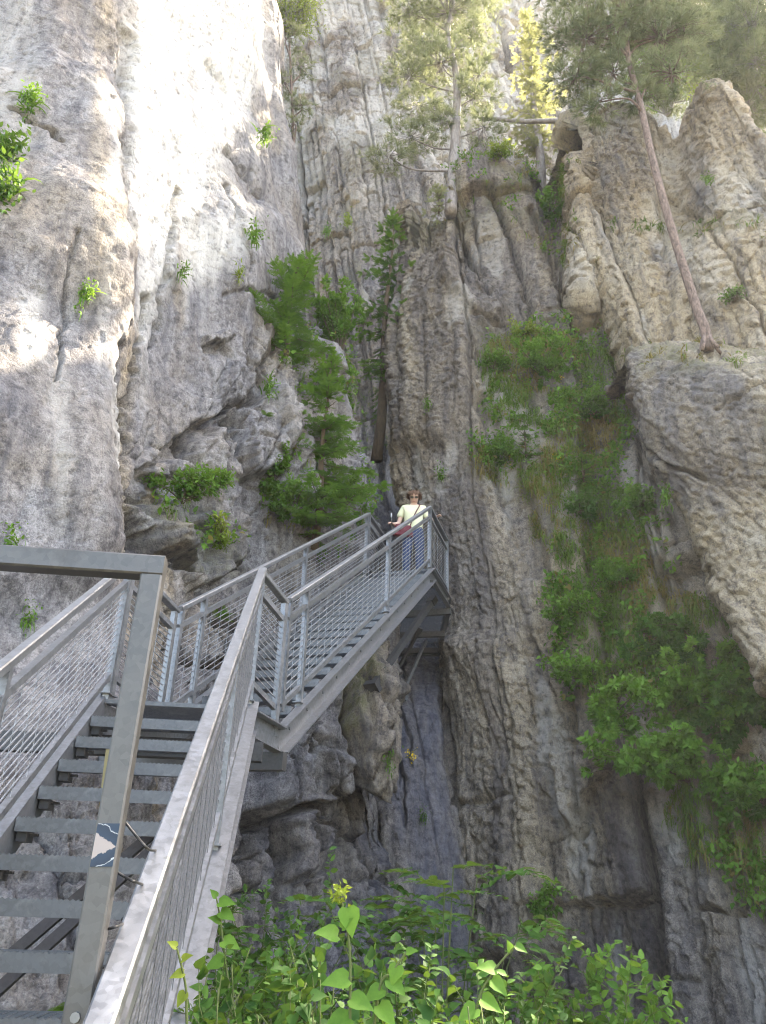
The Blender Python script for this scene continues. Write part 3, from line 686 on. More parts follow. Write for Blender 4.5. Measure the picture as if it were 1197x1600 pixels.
MESHD = metal('dull wire', (.13, .135, .14), .55)
H = 1.05
def F1(s, off, dz=0.):          # s metres back down from the landing, off metres left of the right rail
    th = radians(5.58); d = Vector((-sin(th), cos(th), 0)); n = Vector((cos(th), sin(th), 0))
    return Vector((-.937, 5.834, 0))-d*s-n*off+Vector((0, 0, 2.377-H-.671*s+dz))
def F2(s, off, dz=0., flat=False):
    th = radians(17.13); d = Vector((sin(th), cos(th), 0)); n = Vector((cos(th), -sin(th), 0))
    return Vector((-.770, 6.219, 0))+d*s-n*off+Vector((0, 0, 1.219+.664*s+dz))
W1, W2, S2 = 1.018, 1.007, 5.127
DN1 = Vector((cos(radians(5.58)), sin(radians(5.58)), 0)); DN2 = Vector((cos(radians(17.13)), -sin(radians(17.13)), 0))
Z = Vector((0, 0, 1))

def railing(parent, name, a, b, posts, hand=(.062, .042), h=H, mesh=True, wires=.058, label=None, foot=.06, stile=(True, True), wire=None):
    """guard rail above the line a-b: handrail, mid rail, bottom rail, posts and a welded wire panel"""
    a = Vector(a); b = Vector(b); L = (b-a).length; d = (b-a)/L; n = Vector((d.y, -d.x, 0)).normalized()
    root = MB(); root.bar(a+Z*(h-.02), b+Z*(h-.02), hand[0], hand[1], ext=.012, bev=.006)
    r = root.build(name, GALV, parent)
    if label: r['label'] = label
    q = MB(); q.bar(a+Z*(h-.185), b+Z*(h-.185), .04, .04); q.build('mid_rail', GALV, r)
    q = MB(); q.bar(a+Z*.15, b+Z*.15, .035, .04); q.build('bottom_rail', GALV, r)
    for t in posts:
        p = a+(b-a)*t; q = MB(); q.bar(p-Z*foot+n*.002, p+Z*(h-.042)+n*.002, .046, .046, up=n)
        q.bar(p+Z*.004, p+Z*.012, .11, .075, up=n); q.build('post', GALV, r)
    for on, p in zip(stile, (a+d*.03, b-d*.03)):
        if on: q = MB(); q.bar(p+Z*.1, p+Z*(h-.045), .042, .042, up=n); q.build('stile', GALV, r)
    if mesh:
        q = MB(); z0, z1 = .18, h-.21; k = int((z1-z0)/wires)
        for i in range(1, k+1):
            z = z0+(z1-z0)*i/(k+1); q.bar(a+Z*z, b+Z*z, .007, .007)
        m = int(L/.21)
        for i in range(1, m):
            p = a+(b-a)*(i/m)+n*.004; q.bar(p+Z*z0, p+Z*z1, .0028, .0028, up=n)
        q.build('wire_mesh', wire or WIRE, r)
    return r

def channel(a, b, out, h=.20, fl=.07, bolts=0, top=0.):
    """C channel whose top edge follows a-b; flanges towards `out`"""
    q = MB(); a = Vector(a); b = Vector(b); d = (b-a).normalized(); up = out.cross(d).normalized()
    if up.z < 0: up = -up
    def pl(p0, p1, x, y, w, t): q.prism(p0, p1, x, y, [(-w/2, -t/2), (w/2, -t/2), (w/2, t/2), (-w/2, t/2)])
    c = -up*(h/2)
    pl(a+c, b+c, out, up, .008, h)
    for s_ in (-.006, -h+.006):
        o = up*s_+out*(fl/2+.004); pl(a+o, b+o, out, up, fl, .011)
    for i in range(bolts):
        p = a+(b-a)*((i+.6)/bolts)+c*1.0+out*.004
        q.prism(p, p+out*.012, d, up, [(.014*cos(k*pi/3), .014*sin(k*pi/3)) for k in range(6)])
    return q

def tread_mesh(W, depth=.245):
    q = MB()
    q.bar((0, .003, -.033), (W, .003, -.033), .006, .066)
    q.bar((0, depth-.003, -.020), (W, depth-.003, -.020), .006, .04)
    for x in (.003, W-.003): q.bar((x, .007, -.030), (x, depth-.007, -.030), .006, .058)
    n = 8
    for i in range(1, n): q.bar((.006, depth*i/n, -.0165), (W-.006, depth*i/n, -.0165), .003, .027)
    m = int(W/.035)
    for i in range(1, m): q.bar((W*i/m, .006, -.005), (W*i/m, depth-.006, -.005), .004, .004)
    k = int(W/.024)                                                      # serrated nosing
    for i in range(k):
        x = W*(i+.5)/k; q.add([(x-.010, .001, 0), (x+.010, .001, 0), (x, .001, .007), (x-.010, .005, 0), (x+.010, .005, 0), (x, .005, .007)], [(0, 1, 2), (4, 3, 5), (0, 2, 5, 3), (1, 4, 5, 2)])
    return q.mesh('tread', TREAD)

def put(name, me, parent, loc, rz):
    o = bpy.data.objects.new(name, me); COL.objects.link(o); o.parent = parent; o.location = Vector(loc)-parent.location; o.rotation_euler = (0, 0, rz); return o

# lower flight
st = thing('staircase', 'galvanised steel stair flight with open treads in front of the camera', 'staircase', F1(4.35, W1/2))
S1E = 4.40
channel(F1(S1E, W1), F1(-.0, W1), -DN1, .2, .07).build('stringer', GALV, st)
channel(F1(S1E, 0), F1(-.0, 0), DN1, .2, .07, 10).build('stringer', GALV, st)
tm = tread_mesh(W1-.022)
bk = MB(); bk.box((.03, .10, -.085), (.05, .12, .05)); bk.box((.05, .10, -.075), (.09, .03, .012)); bkm = bk.mesh('bracket', DARK)
for k in range(1, 16):
    s = .08+.2745*k; p = F1(s, W1-.011); p.z = 1.277-.184*k
    t = put('tread', tm, st, p, radians(5.58))
    if k < 12:
        o = bpy.data.objects.new('bracket', bkm); COL.objects.link(o); o.parent = t
railing(st, 'railing', F1(S1E-.15, W1), F1(0, W1), [.02, .52, .995], (.055, .05), wires=.05, label='left guard rail with a wide wire mesh panel')
railing(st, 'railing', F1(S1E-.15, 0), F1(0, 0), [.05, .62, .995], (.064, .05), wires=.05, label='right guard rail seen along its length', wire=MESHD)

# landing
LZ = 1.262
la, lb, lc, ld = F1(.05, W1), F1(.05, 0), F2(.1, 0), F2(.1, W2)
for v in (la, lb, lc, ld): v.z = LZ
lp = thing('landing', 'small steel landing where the two stair flights meet', 'landing', (la+lc)/2-Z*.3)
q = MB()
for i in range(23):
    f = i/22; q.bar(la.lerp(ld, f), lb.lerp(lc, f), .0035, .03)
for i in range(25):
    f = i/24; q.bar(la.lerp(lb, f)-Z*.006, ld.lerp(lc, f)-Z*.006, .004, .006)
q.build('deck', TREAD, lp)
o1 = (lc-lb).normalized(); on = Vector((o1.y, -o1.x, 0))
channel(F1(0, 0, -.075)+on*.02, F2(.02, 0, -.015)+on*.02, on, .2, .07).build('fascia', GALV, lp)
o2 = (ld-la).normalized(); on2 = Vector((-o2.y, o2.x, 0))
channel(F1(0, W1, -.075), F2(.02, W2, -.015), on2, .2, .07).build('fascia', GALV, lp)
for f, e0, e1 in ((.05, 1.5, .12), (.80, .9, .10)):
    a = la.lerp(ld, f)-Z*.30; b = lb.lerp(lc, f)-Z*.30; d = (b-a).normalized()
    q = MB(); q.bar(a-d*e0, b+d*e1, .10, .13); q.build('support_beam', DARK if f < .5 else GALVD, lp)
railing(lp, 'railing', F1(-.03, W1, -.03), F2(-.03, W2, .0), [.03], wires=.05, stile=(False, True), label='left guard rail panel of the landing')
railing(lp, 'railing', F1(-.03, 0, -.03), F2(-.03, 0, .0), [.97], wires=.05, stile=(False, False), label='short bent guard rail panel of the landing')

# upper flight
us = thing('staircase', 'galvanised steel stair flight climbing right towards the woman', 'staircase', F2(0, W2/2))
channel(F2(-.02, 0), F2(S2, 0), DN2, .2, .075, 15).build('stringer', GALV, us)
channel(F2(-.02, W2), F2(S2, W2), -DN2, .2, .075).build('stringer', GALV, us)
tm2 = tread_mesh(W2-.022)
NT = 18
for k in range(1, NT):
    s = S2*k/NT; p = F2(s, W2-.011); p.z = 1.262+(4.60-1.262)*k/NT
    put('tread', tm2, us, p, radians(-17.13))
railing(us, 'railing', F2(.03, 0), F2(S2-.01, 0), [.075, .56, .992], stile=(True, False), label='right guard rail in front of the woman')
railing(us, 'railing', F2(.03, W2), F2(S2-.01, W2), [.075, .52, .985], stile=(True, False), label='left guard rail beside the rock wall')
q = MB(); p = F2(2.75, W2/2, -.26); q.bar(p-DN2*1.5, p+DN2*.50, .11, .14); q.build('support_beam', GALVD, us)

# walkway into the cleft
wz = 4.60
w0, w1 = F2(S2, W2), F2(S2, 0); w0.z = w1.z = wz
w2, w3 = F2(S2+1.25, 0), F2(S2+1.25, W2); w2.z = w3.z = wz
w4, w5 = Vector((1.12, 14.7, wz)), Vector((.10, 14.8, wz))
wk = thing('walkway', 'high steel walkway entering the dark cleft under the woman', 'walkway', (w0+w2)/2-Z*.2)
def deck(a, b, c, d):
    q = MB(); n = int((d-a).length/.045); m = int((b-a).length/.05)
    for i in range(n+1): q.bar(a.lerp(d, i/n), b.lerp(c, i/n), .0045, .03)
    for i in range(m+1): q.bar(a.lerp(b, i/m)-Z*.006, d.lerp(c, i/m)-Z*.006, .004, .008)
    return q
deck(w0, w1, w2, w3).build('deck', TREAD, wk); deck(w3, w2, w4, w5).build('deck', TREAD, wk)
for a, b, o in ((w1, w2, DN2), (w2, w4, Vector((1, 0, 0))), (w3, w0, -DN2), (w5, w3, Vector((-1, 0, 0)))):
    channel(a, b, o, .19, .06).build('edge_channel', GALV, wk)
for a, b in ((w0, w1), (w3, w2), (w5, w4), (w3.lerp(w5, .93), w2.lerp(w4, .93)), (w3.lerp(w5, .5), w2.lerp(w4, .5))):
    d = (b-a).normalized(); q = MB(); q.bar(a-Z*.24-d*.05, b-Z*.24+d*.05, .08, .10); q.build('cross_beam', GALVD, wk)
railing(wk, 'railing', w1, w2, [.0, .985], stile=(False, True), label='right guard rail of the walkway')
railing(wk, 'railing', w2+Vector((0, .06, 0)), w4, [.03, .5, .98], stile=(True, False))
railing(wk, 'railing', w0, w3, [.0, .98], stile=(False, True), label='left guard rail of the walkway')
railing(wk, 'railing', w3+Vector((0, .06, 0)), w5, [.03, .5, .98], stile=(True, False))
# props under the walkway
def prop(a, b, w, mat, label, plate=True):
    a = Vector(a); b = Vector(b); t = thing('support_strut', label, 'strut', b, 'slanting struts that prop the walkway')
    q = MB(); q.bar(a, b, w, w); q.build('tube', mat, t); d = (a-b).normalized()
    q = MB(); q.bar(b-d*.06, b+d*.03, .20, .16); q.bar(b+d*.03, b+d*.16, .04, .11); q.build('base_plate', mat, t)
    q = MB(); q.bar(a-d*.10, a+d*.05, w*1.5, w*1.2); q.build('head', mat, t)
e1, _n = hit(583, 1072, ('rock_wall',)); e1 = Vector(e1)
prop(at(676, 938, 12.0), e1, .085, DARK, 'thick dark strut propping the walkway from the rock edge')
e2, _n = hit(627, 1088, ('cleft',)); e2 = Vector(e2)
prop(at(664, 1004, 14.2), e2, .05, GALV, 'thin pale strut under the far end of the walkway')
e3, _n = hit(601, 1083, ('cleft',)); e3 = Vector(e3)
prop(at(655, 985, 13.2), e3, .05, GALVD, 'thin grey strut just behind the thick dark one')

# braces below the lower flight
bt = thing('brace', 'dark perforated steel braces slanting below the lower treads', 'brace', at(15, 1478, 4.0))
for off in (0, .10):
    a, b = Vector(at(-70, 1552, 4.0)), Vector(at(330, 1212, 4.9)); a = a+Vector((off, -.02, -.05-off*.2)); b = b+Vector((off*.6, 0, -.05-off*.2))
    d = (b-a).normalized(); up = Vector((0, -1, 0)); x = d.cross(up).normalized()
    q = MB(); q.bar(a, b, .05, .04, up=up)
    n = 16
    for i in range(n):
        p = a+(b-a)*((i+.5)/n)-Vector((0, .021, 0)); y = x.cross(d)
        q.prism(p, p-Vector((0, .003, 0)), d, x, [(.009*cos(k*pi/5), .007*sin(k*pi/5)) for k in range(10)])
    q.build('channel', DARK, bt)
wood, n_, l_, b_ = new_mat('old wood'); tcw = n_.new('ShaderNodeTexCoord').outputs['Object']
l_.new(mixc(n_, l_, noise_node(n_, l_, mapping(n_, l_, tcw, (14, 14, 1.2)), 3, 6, .7), (.16, .13, .06), (.33, .28, .14)), b_.inputs['Base Color']); b_.inputs['Roughness'].default_value = .85
q = MB(); q.bar(at(168, 1262, 4.75), at(179, 1172, 4.75), .085, .05, up=(0, -1, 0)); o = q.build('wooden_plank', wood, None)
tag(o, 'olive brown wooden plank behind the gate post under the treads', 'plank')

# gate frame across the foot of the stairs
gp = Vector((-.645, 2.10, 0)); gl = gp-DN1*1.0
gt = thing('gate_frame', 'grey steel tube portal standing across the lower stairs', 'gate frame', (gp.x, gp.y, -1.25))
for p in (gp, gl):
    q = MB(); q.bar((p.x, p.y, -1.25), (p.x, p.y, .846-.03), .06, .06, up=DN1, bev=.005); q.build('post', GALVD, gt)
q = MB(); q.bar((gl.x, gl.y, .846), (gp.x, gp.y, .846), .06, .06, ext=.03, bev=.005); q.build('top_bar', GALVD, gt)
q = MB(); c = Vector((gp.x, gp.y, -.235)); fr = Vector((sin(radians(5.58)), -cos(radians(5.58)), 0))
c = c+fr*.030; q.prism(c, c+fr*.008, DN1, Z, [(.011*cos(k*pi/4), .011*sin(k*pi/4)) for k in range(8)]); q.build('bolt', GALV, gt)
stk, n_, l_, b_ = new_mat('torn sticker'); tcs = n_.new('ShaderNodeTexCoord').outputs['Object']
nz = noise_node(n_, l_, tcs, 34, 4, .6); sx = n_.new('ShaderNodeSeparateXYZ'); l_.new(tcs, sx.inputs[0])
mid = math_(n_, l_, 'ABSOLUTE', math_(n_, l_, 'ADD', sx.outputs[2], .002)); bl = math_(n_, l_, 'ADD', math_(n_, l_, 'MULTIPLY', mid, 16.0), math_(n_, l_, 'MULTIPLY', nz, .55))
bl = math_(n_, l_, 'ADD', bl, math_(n_, l_, 'MULTIPLY', sx.outputs[0], 9.0))
cc = ramp(n_, l_, bl, [(0, (.34, .29, .27)), (.50, (.34, .29, .27)), (.53, (.010, .03, .06)), (.92, (.008, .022, .045)), (.945, (.45, .48, .50)), (.98, (.010, .03, .06))]); l_.new(cc, b_.inputs['Base Color']); b_.inputs['Roughness'].default_value = .5
sz = at(168, 1321, 2.07)[2]; sc_ = Vector((gp.x, gp.y, sz))+fr*.0312
q = MB(); q.v = []; q.prism(Vector((0, 0, 0)), fr*.0015, DN1, Z, [(-.026, -.048), (.026, -.046), (.027, .05), (-.025, .048)])
o = link('sticker', q.mesh('sticker', stk), gt); o.location = sc_-gt.location

# locking cable looped between the post and the handrail
blk, n_, l_, b_ = new_mat('black cable'); b_.inputs['Base Color'].default_value = (.02, .02, .022, 1); b_.inputs['Roughness'].default_value = .5
def smooth(pts, n=8):
    out = []; P = [Vector(p) for p in pts]
    for i in range(len(P)-1):
        a, b, c, d = P[max(i-1, 0)], P[i], P[i+1], P[min(i+2, len(P)-1)]
        for k in range(n):
            t = k/n; out.append(.5*((2*b)+(c-a)*t+(2*a-5*b+4*c-d)*t*t+(3*b-a-3*c+d)*t**3))
    return out+[P[-1]]
def rl(px, py):                # just above the top of the right handrail, at that pixel row
    th = radians(5.58); n = np.array(DN1); A = np.array([-.937, 5.834, 0])-n*.047; d = ray(px, py); return d*((A@n)/(d@n))
for pts, lab in (([(-1, 196, 1285), (-1, 212, 1305), (-1, 232, 1327), (0, 248, 1331), (0, 243, 1355), (0, 230, 1380), (-1, 214, 1379), (-1, 195, 1370), (-1, 176, 1358)], 'black cable looped twice round the handrail below the sticker'),
                 ([(-1, 166, 1452), (-1, 185, 1447), (0, 201, 1440), (0, 205, 1460), (0, 194, 1490), (0, 168, 1514), (-1, 154, 1526)], 'black cable tied to the handrail nearest the ground')):
    P = [at(x, y, 2.13) if k < 0 else rl(x, y) for k, x, y in pts]
    q = MB(); q.tube(smooth(P), .0035, 6); o = q.build('cable', blk, None, True); tag(o, lab, 'cable')
    for (k, x, y), p in zip(pts, P):
        if (x, y) in ((248, 1331), (230, 1380), (201, 1440), (168, 1514)):
            v = Vector(p); q = MB(); q.tube([v+Vector((.0, .0, .018)), v+Vector((.01, 0, 0)), v+Vector((-.004, -.004, -.022))], .006, 6); q.tube([v+Vector((-.02, 0, .006)), v+Vector((.02, 0, -.003))], .005, 6); q.build('cable_tie', blk, o)
# ------------------------------------------------------------------ vegetation
def leaf_mat(name, c1, c2, trans=.35, rough=.62, spec=.2):
    m, n, l, b = new_mat(name)
    a = n.new('ShaderNodeAttribute'); a.attribute_name = 'tint'
    s = n.new('ShaderNodeSeparateColor'); l.new(a.outputs['Color'], s.inputs[0])
    tc = n.new('ShaderNodeTexCoord').outputs['Object']; bl = noise_node(n, l, tc, 38, 5, .7)
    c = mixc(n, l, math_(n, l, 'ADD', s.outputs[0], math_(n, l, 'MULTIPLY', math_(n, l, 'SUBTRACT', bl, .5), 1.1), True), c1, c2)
    c = mixc(n, l, s.outputs[1], c, (.26, .17, .07))                     # dead and dry bits
    l.new(c, b.inputs['Base Color']); b.inputs['Roughness'].default_value = rough; b.inputs['Specular IOR Level'].default_value = spec
    t = n.new('ShaderNodeBsdfTranslucent'); l.new(mixc(n, l, .25, c, (.40, .52, .07), 'MIX') if trans > .3 else c, t.inputs['Color'])
    mx = n.new('ShaderNodeMixShader'); mx.inputs[0].default_value = trans
    l.new(b.outputs[0], mx.inputs[1]); l.new(t.outputs[0], mx.inputs[2]); l.new(mx.outputs[0], n['Material Output'].inputs['Surface'])
    return m

def bark_mat(name, c1, c2, scale=9):
    m, n, l, b = new_mat(name); tc = n.new('ShaderNodeTexCoord').outputs['Object']
    f = noise_node(n, l, mapping(n, l, tc, (1, 1, .3)), scale, 7, .7, .6)
    l.new(ramp(n, l, f, [(.3, c1), (.65, c2)]), b.inputs['Base Color']); b.inputs['Roughness'].default_value = .9
    bp = n.new('ShaderNodeBump'); bp.inputs['Distance'].default_value = .03; l.new(f, bp.inputs['Height']); l.new(bp.outputs[0], b.inputs['Normal'])
    return m

SPRUCE = leaf_mat('spruce needles', (.035, .105, .012), (.140, .275, .032), .28)
PINE = leaf_mat('pine needles', (.13, .16, .075), (.34, .37, .19), .3)
GOLD = leaf_mat('young yellow needles', (.22, .24, .09), (.44, .44, .21), .3)
LEAF = leaf_mat('green leaves', (.045, .130, .016), (.155, .310, .040), .38)
LIME = leaf_mat('lime leaves', (.12, .20, .022), (.30, .36, .05), .4)
DEEP = leaf_mat('deep green leaves', (.024, .085, .013), (.090, .200, .030), .32)
GRSS = leaf_mat('hanging grass', (.06, .125, .018), (.18, .27, .05), .35, .6)
BARK = bark_mat('grey bark', (.11, .09, .08), (.33, .30, .28))
REDB = bark_mat('red pine bark', (.035, .025, .022), (.29, .205, .165), 22)
TWIG = bark_mat('brown twigs', (.05, .035, .02), (.13, .09, .055))
STEM = bark_mat('green stems', (.06, .09, .02), (.13, .16, .05))
FLOW = leaf_mat('yellow petals', (.75, .50, .02), (.9, .68, .05), .2)

def unit(a): return a/(np.linalg.norm(a, axis=-1, keepdims=True)+1e-9)

T_LEAF = (np.array([(0, 0, 0), (-.27, .28, .07), (.27, .28, .07), (0, .4, 0), (-.24, .58, .05), (.24, .58, .05), (0, .68, -.02), (-.1, .85, -.02), (.1, .85, -.02), (0, 1, -.1)], F32),
          [np.array([(0, 2, 3), (0, 3, 1), (7, 6, 9), (6, 8, 9)]), np.array([(1, 3, 6, 4), (3, 2, 5, 6)]), np.array([(4, 6, 7), (6, 5, 8)])])
T_HEART = (np.array([(0, .02, 0), (-.22, -.06, .06), (.22, -.06, .06), (-.42, .14, .11), (.42, .14, .11), (0, .3, 0), (-.38, .42, .08), (.38, .42, .08), (0, .62, -.03), (-.19, .74, .0), (.19, .74, .0), (0, 1.05, -.13)], F32),
           [np.array([(0, 5, 1), (0, 2, 5), (8, 10, 11), (9, 8, 11)]), np.array([(1, 5, 6, 3), (2, 4, 7, 5), (6, 5, 8, 9), (5, 7, 10, 8)])])
T_SMALL = (np.array([(0, 0, 0), (-.24, .45, .08), (.24, .45, .08), (0, 1, -.05), (0, .5, 0)], F32), [np.array([(0, 2, 4), (0, 4, 1), (1, 4, 3), (4, 2, 3)])])
def t_spray(n=6, sp=.42, w=.15, droop=.12):
    V = []; F = []
    for i in range(n):
        y = i/n; L = sp*(1-.55*y)
        for sgn in (-1, 1):
            b = len(V); dy = .75*L; z = -droop*y*y
            V += [(0, y, z), (sgn*.02, y+w*1.3, z), (sgn*L*.85, y+dy, z+.05*((i % 3)-1)-.04)]; F.append((b, b+1, b+2))
    b = len(V); V += [(-.03, .9, -droop*.8), (.03, .9, -droop*.8), (0, 1.2, -droop*1.3)]; F.append((b, b+1, b+2))
    return np.array(V, F32), [np.array(F)]
T_SPRAY = t_spray(); T_FERN = t_spray(11, .30, .07, .35)
def t_tuft(n=16, seed=1, spread=1.0):
    r = np.random.default_rng(seed); V = []; F = []
    for i in range(n):
        d = unit(np.array([r.normal()*spread, .75+r.random()*.5, r.normal()*spread])); s = unit(np.cross(d, r.normal(size=3)))*.034
        b = len(V); V += [d*.05+s, d*.05-s, d*(.8+.4*r.random())]; F.append((b, b+1, b+2))
    return np.array(V, F32), [np.array(F)]
T_TUFT = t_tuft()
def t_blade(bend):
    V = []; F = []
    for i in range(4):
        t = i/4; w = .05*(1-t*.75); V += [(-w, t*cos(bend*t), sin(-bend*t)*t), (w, t*cos(bend*t), sin(-bend*t)*t)]
    V.append((0, cos(bend), -sin(bend)))
    F = [(0, 1, 3, 2), (2, 3, 5, 4), (4, 5, 7, 6)]
    return np.array(V, F32), [np.array(F), np.array([(6, 7, 8)])]

class Leaves:
    def __init__(s): s.V = []; s.F = {}; s.T = []; s.n = 0
    def add(s, tmpl, pos, fwd, up, size, tint, dry=None):
        tv, tf = tmpl; n = len(pos)
        if not n: return
        pos = np.asarray(pos, float); fwd = unit(np.asarray(fwd, float)); up = np.asarray(up, float)
        x = unit(np.cross(fwd, up)); z = np.cross(x, fwd); size = np.broadcast_to(np.asarray(size, float), (n,))
        R = np.stack([x, fwd, z], 1)*size[:, None, None]
        V = np.einsum('kj,njd->nkd', tv, R)+pos[:, None, :]; k = len(tv)
        s.V.append(V.reshape(-1, 3)); off = s.n+np.arange(n)*k
        for f in tf: s.F.setdefault(f.shape[1], []).append((f[None]+off[:, None, None]).reshape(-1, f.shape[1]))
        t = np.zeros((n, k, 4)); t[..., 0] = np.clip(np.asarray(tint), 0, 1)[:, None]; t[..., 1] = 0 if dry is None else np.asarray(dry)[:, None]; t[..., 3] = 1
        s.T.append(t.reshape(-1, 4)); s.n += n*k
    def build(s, name, mat, parent=None):
        o = Vector((0, 0, 0))
        if parent is not None: o = parent.location
        V = np.concatenate(s.V)-np.array(o)
        me = mesh_np(name, V, [np.concatenate(f) for f in s.F.values()], mat, {'tint': np.concatenate(s.T)}, smooth=False)
        return link(name, me, parent)

def rnd(a, b, n=None): return rng.uniform(a, b, n)
UPV = np.array([0, 0, 1.0])

def spruce(label, base, h, r, mats=SPRUCE, bark=TWIG, dens=1.0, lean=(0, 0), bare=.06, name='spruce_tree', group=None, droop=.25, spray=.17, bias=0, step=.16, drop=.12):
    base = np.asarray(base, float); t = thing(name, label, 'tree', base, group)
    q = MB(); top = base+np.array([lean[0], lean[1], h])
    q.tube([base+(top-base)*f+np.array([.02*sin(f*9), .02*cos(f*7), 0])*h*.3 for f in np.linspace(-.03, 1, 8)], .018*h+.008, 7, .006)
    L = Leaves(); nl = int(h/step)
    P, D, S, T = [], [], [], []
    for i in range(nl):
        f = bare+(1-bare)*(i+rnd(0, .6))/nl; c = base+(top-base)*f
        for k in range(rng.integers(4, 7)):
            if rng.random() < drop: continue
            az = rnd(0, 2*pi); ln = r*(max(0, 1-f)**.75)*rnd(.35, 1.2)*(.75+.5*rng.random())+.05
            out = np.array([cos(az), sin(az), 0]); pit = -droop+(.55+droop)*f**1.5+rnd(-.12, .12)
            d = unit(out*cos(pit)+UPV*sin(pit)); side = np.cross(d, UPV)
            n = max(2, int(ln/.12*dens)); pts = [c+d*ln*g+UPV*(.10*ln*(g*g)-.12*ln*g*(1-f)) for g in np.linspace(0, 1, 4)]
            q.tube(pts, .010+.004*ln, 4, .003)
            for g in np.linspace(.12, 1, n):
                p = c+d*ln*g+UPV*(.10*ln*(g*g)-.12*ln*g*(1-f))
                for sg in (-1, 1, 0):
                    if sg == 0 and g < .8: continue
                    dd = unit(d*(.75 if sg else 1)+side*sg*.85+np.array([0, 0, rnd(-.25, .12)]))
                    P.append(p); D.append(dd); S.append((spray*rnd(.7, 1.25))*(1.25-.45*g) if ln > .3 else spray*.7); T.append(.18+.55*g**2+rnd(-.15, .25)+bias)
    L.add(T_SPRAY, P, D, np.tile(UPV, (len(P), 1))+rng.normal(size=(len(P), 3))*.25, S, T)
    q.build('trunk', bark, t, True); L.build('crown', mats, t); return t

def pine(label, path, r0, r1, clumps, mats=PINE, bark=REDB, tuft=.22, dens=1.0, name='pine_tree', group=None, bias=0., flare=False):
    """path: trunk points; clumps: (centre, (rx, ry, rz)) of needle clouds"""
    path = [np.asarray(p, float) for p in path]; t = thing(name, label, 'tree', path[0], group)
    q = MB(); sp = smooth(path, 5); q.tube(sp, r0, 9, r1)
    for k in range(5 if flare else 0): q.tube([path[0]+UPV*r0*3.2+np.array([cos(k*1.26), sin(k*1.26), 0])*r0*.55, path[0]+UPV*r0+np.array([cos(k*1.26), sin(k*1.26), 0])*r0*1.3, path[0]-UPV*r0+np.array([cos(k*1.26), sin(k*1.26), 0])*r0*2.4], r0*.45, 6, r0*.3)
    tr = np.array([list(p) for p in sp]); L = Leaves(); P, D, T = [], [], []
    for c, rad in clumps:
        c = np.asarray(c, float); rad = np.asarray(rad, float)
        i = np.argmin(np.linalg.norm(tr-(c-np.array([0, 0, .9*rad[2]+.3])), axis=1)); a = tr[i]
        mid = (a+c)/2+rng.normal(size=3)*.12+np.array([0, 0, .1]); limb = smooth([a, mid, c], 5); q.tube(limb, .02+.012*np.linalg.norm(c-a), 5, .012)
        nt = int(26*dens*(rad.prod()**(2/3))/.36)+5
        for k in range(nt):
            d = unit(rng.normal(size=3)); tip = c+d*rad*rnd(.45, 1.0)+np.array([0, 0, -.1*rad[2]])
            q.tube([c+(tip-c)*.1, (c+tip)/2+rng.normal(size=3)*.05, tip], .010, 3, .004)
            for j in range(rng.integers(4, 8)):
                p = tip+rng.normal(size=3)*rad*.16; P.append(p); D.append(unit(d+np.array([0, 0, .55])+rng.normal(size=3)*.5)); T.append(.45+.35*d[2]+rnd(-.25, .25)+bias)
    L.add(T_TUFT, P, D, rng.normal(size=(len(P), 3)), tuft*rnd(.7, 1.2, len(P)), T)
    q.build('trunk', bark, t, True); L.build('crown', mats, t); return t

def shrub(label, base, tips, nleaf, size, tmpl=T_LEAF, mat=LEAF, stem=TWIG, sr=.008, name='shrub', cat='shrub', group=None, spread=.16, bias=0., upb=.9, dry=0., twigs=5, start=.35):
    """woody shrub: one stem to every tip, twigs off it, leaves along the twigs"""
    base = np.asarray(base, float); t = thing(name, label, cat, base, group)
    q = MB(); P, D, N_, S, T = [], [], [], [], []
    per = max(1, nleaf//max(1, len(tips)*twigs))
    cen = np.mean([np.asarray(x, float) for x in tips], axis=0)
    for tp in tips:
        tp = np.asarray(tp, float); ln = np.linalg.norm(tp-base)
        mid = (base+tp)/2+rng.normal(size=3)*.08*ln+np.array([0, 0, .08*ln]); sp = smooth([base+rng.normal(size=3)*.02, mid, tp], 6); q.tube(sp, sr*(.6+.4*ln), 5, sr*.35)
        sp = np.array([list(p) for p in sp])
        for k in range(twigs):
            f = rnd(start, 1); a = sp[int(f*(len(sp)-1))]; dr = unit(tp-base+rng.normal(size=3)*ln*.55); e = a+dr*spread*rnd(.5, 1.3)+np.array([0, 0, .03])
            q.tube([a, (a+e)/2+rng.normal(size=3)*.01, e], sr*.4, 3, sr*.2)
            for j in range(per):
                g = (j+rnd(.1, .9))/per; p = a+(e-a)*g; sd = unit(np.cross(dr, rng.normal(size=3)))
                P.append(p); D.append(unit(dr*.5+sd*.9+np.array([0, 0, rnd(-.35, .1)]))); N_.append(UPV*upb+rng.normal(size=3)*.6+np.array([0, -.35, 0])); S.append(size*rnd(.6, 1.2))
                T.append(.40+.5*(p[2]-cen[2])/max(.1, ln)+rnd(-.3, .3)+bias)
    L = Leaves(); L.add(tmpl, P, D, N_, S, T, (rng.random(len(P)) < dry)*.8)
    q.build('stems', stem, t, True); L.build('foliage', mat, t); return t

def blob_tips(base, n, rad, up=(0, 0, 0)):
    base = np.asarray(base, float); d = rng.normal(size=(n, 3)); d = unit(d)*rng.uniform(.45, 1, (n, 1))
    return [base+np.asarray(up)+x*np.asarray(rad) for x in d]

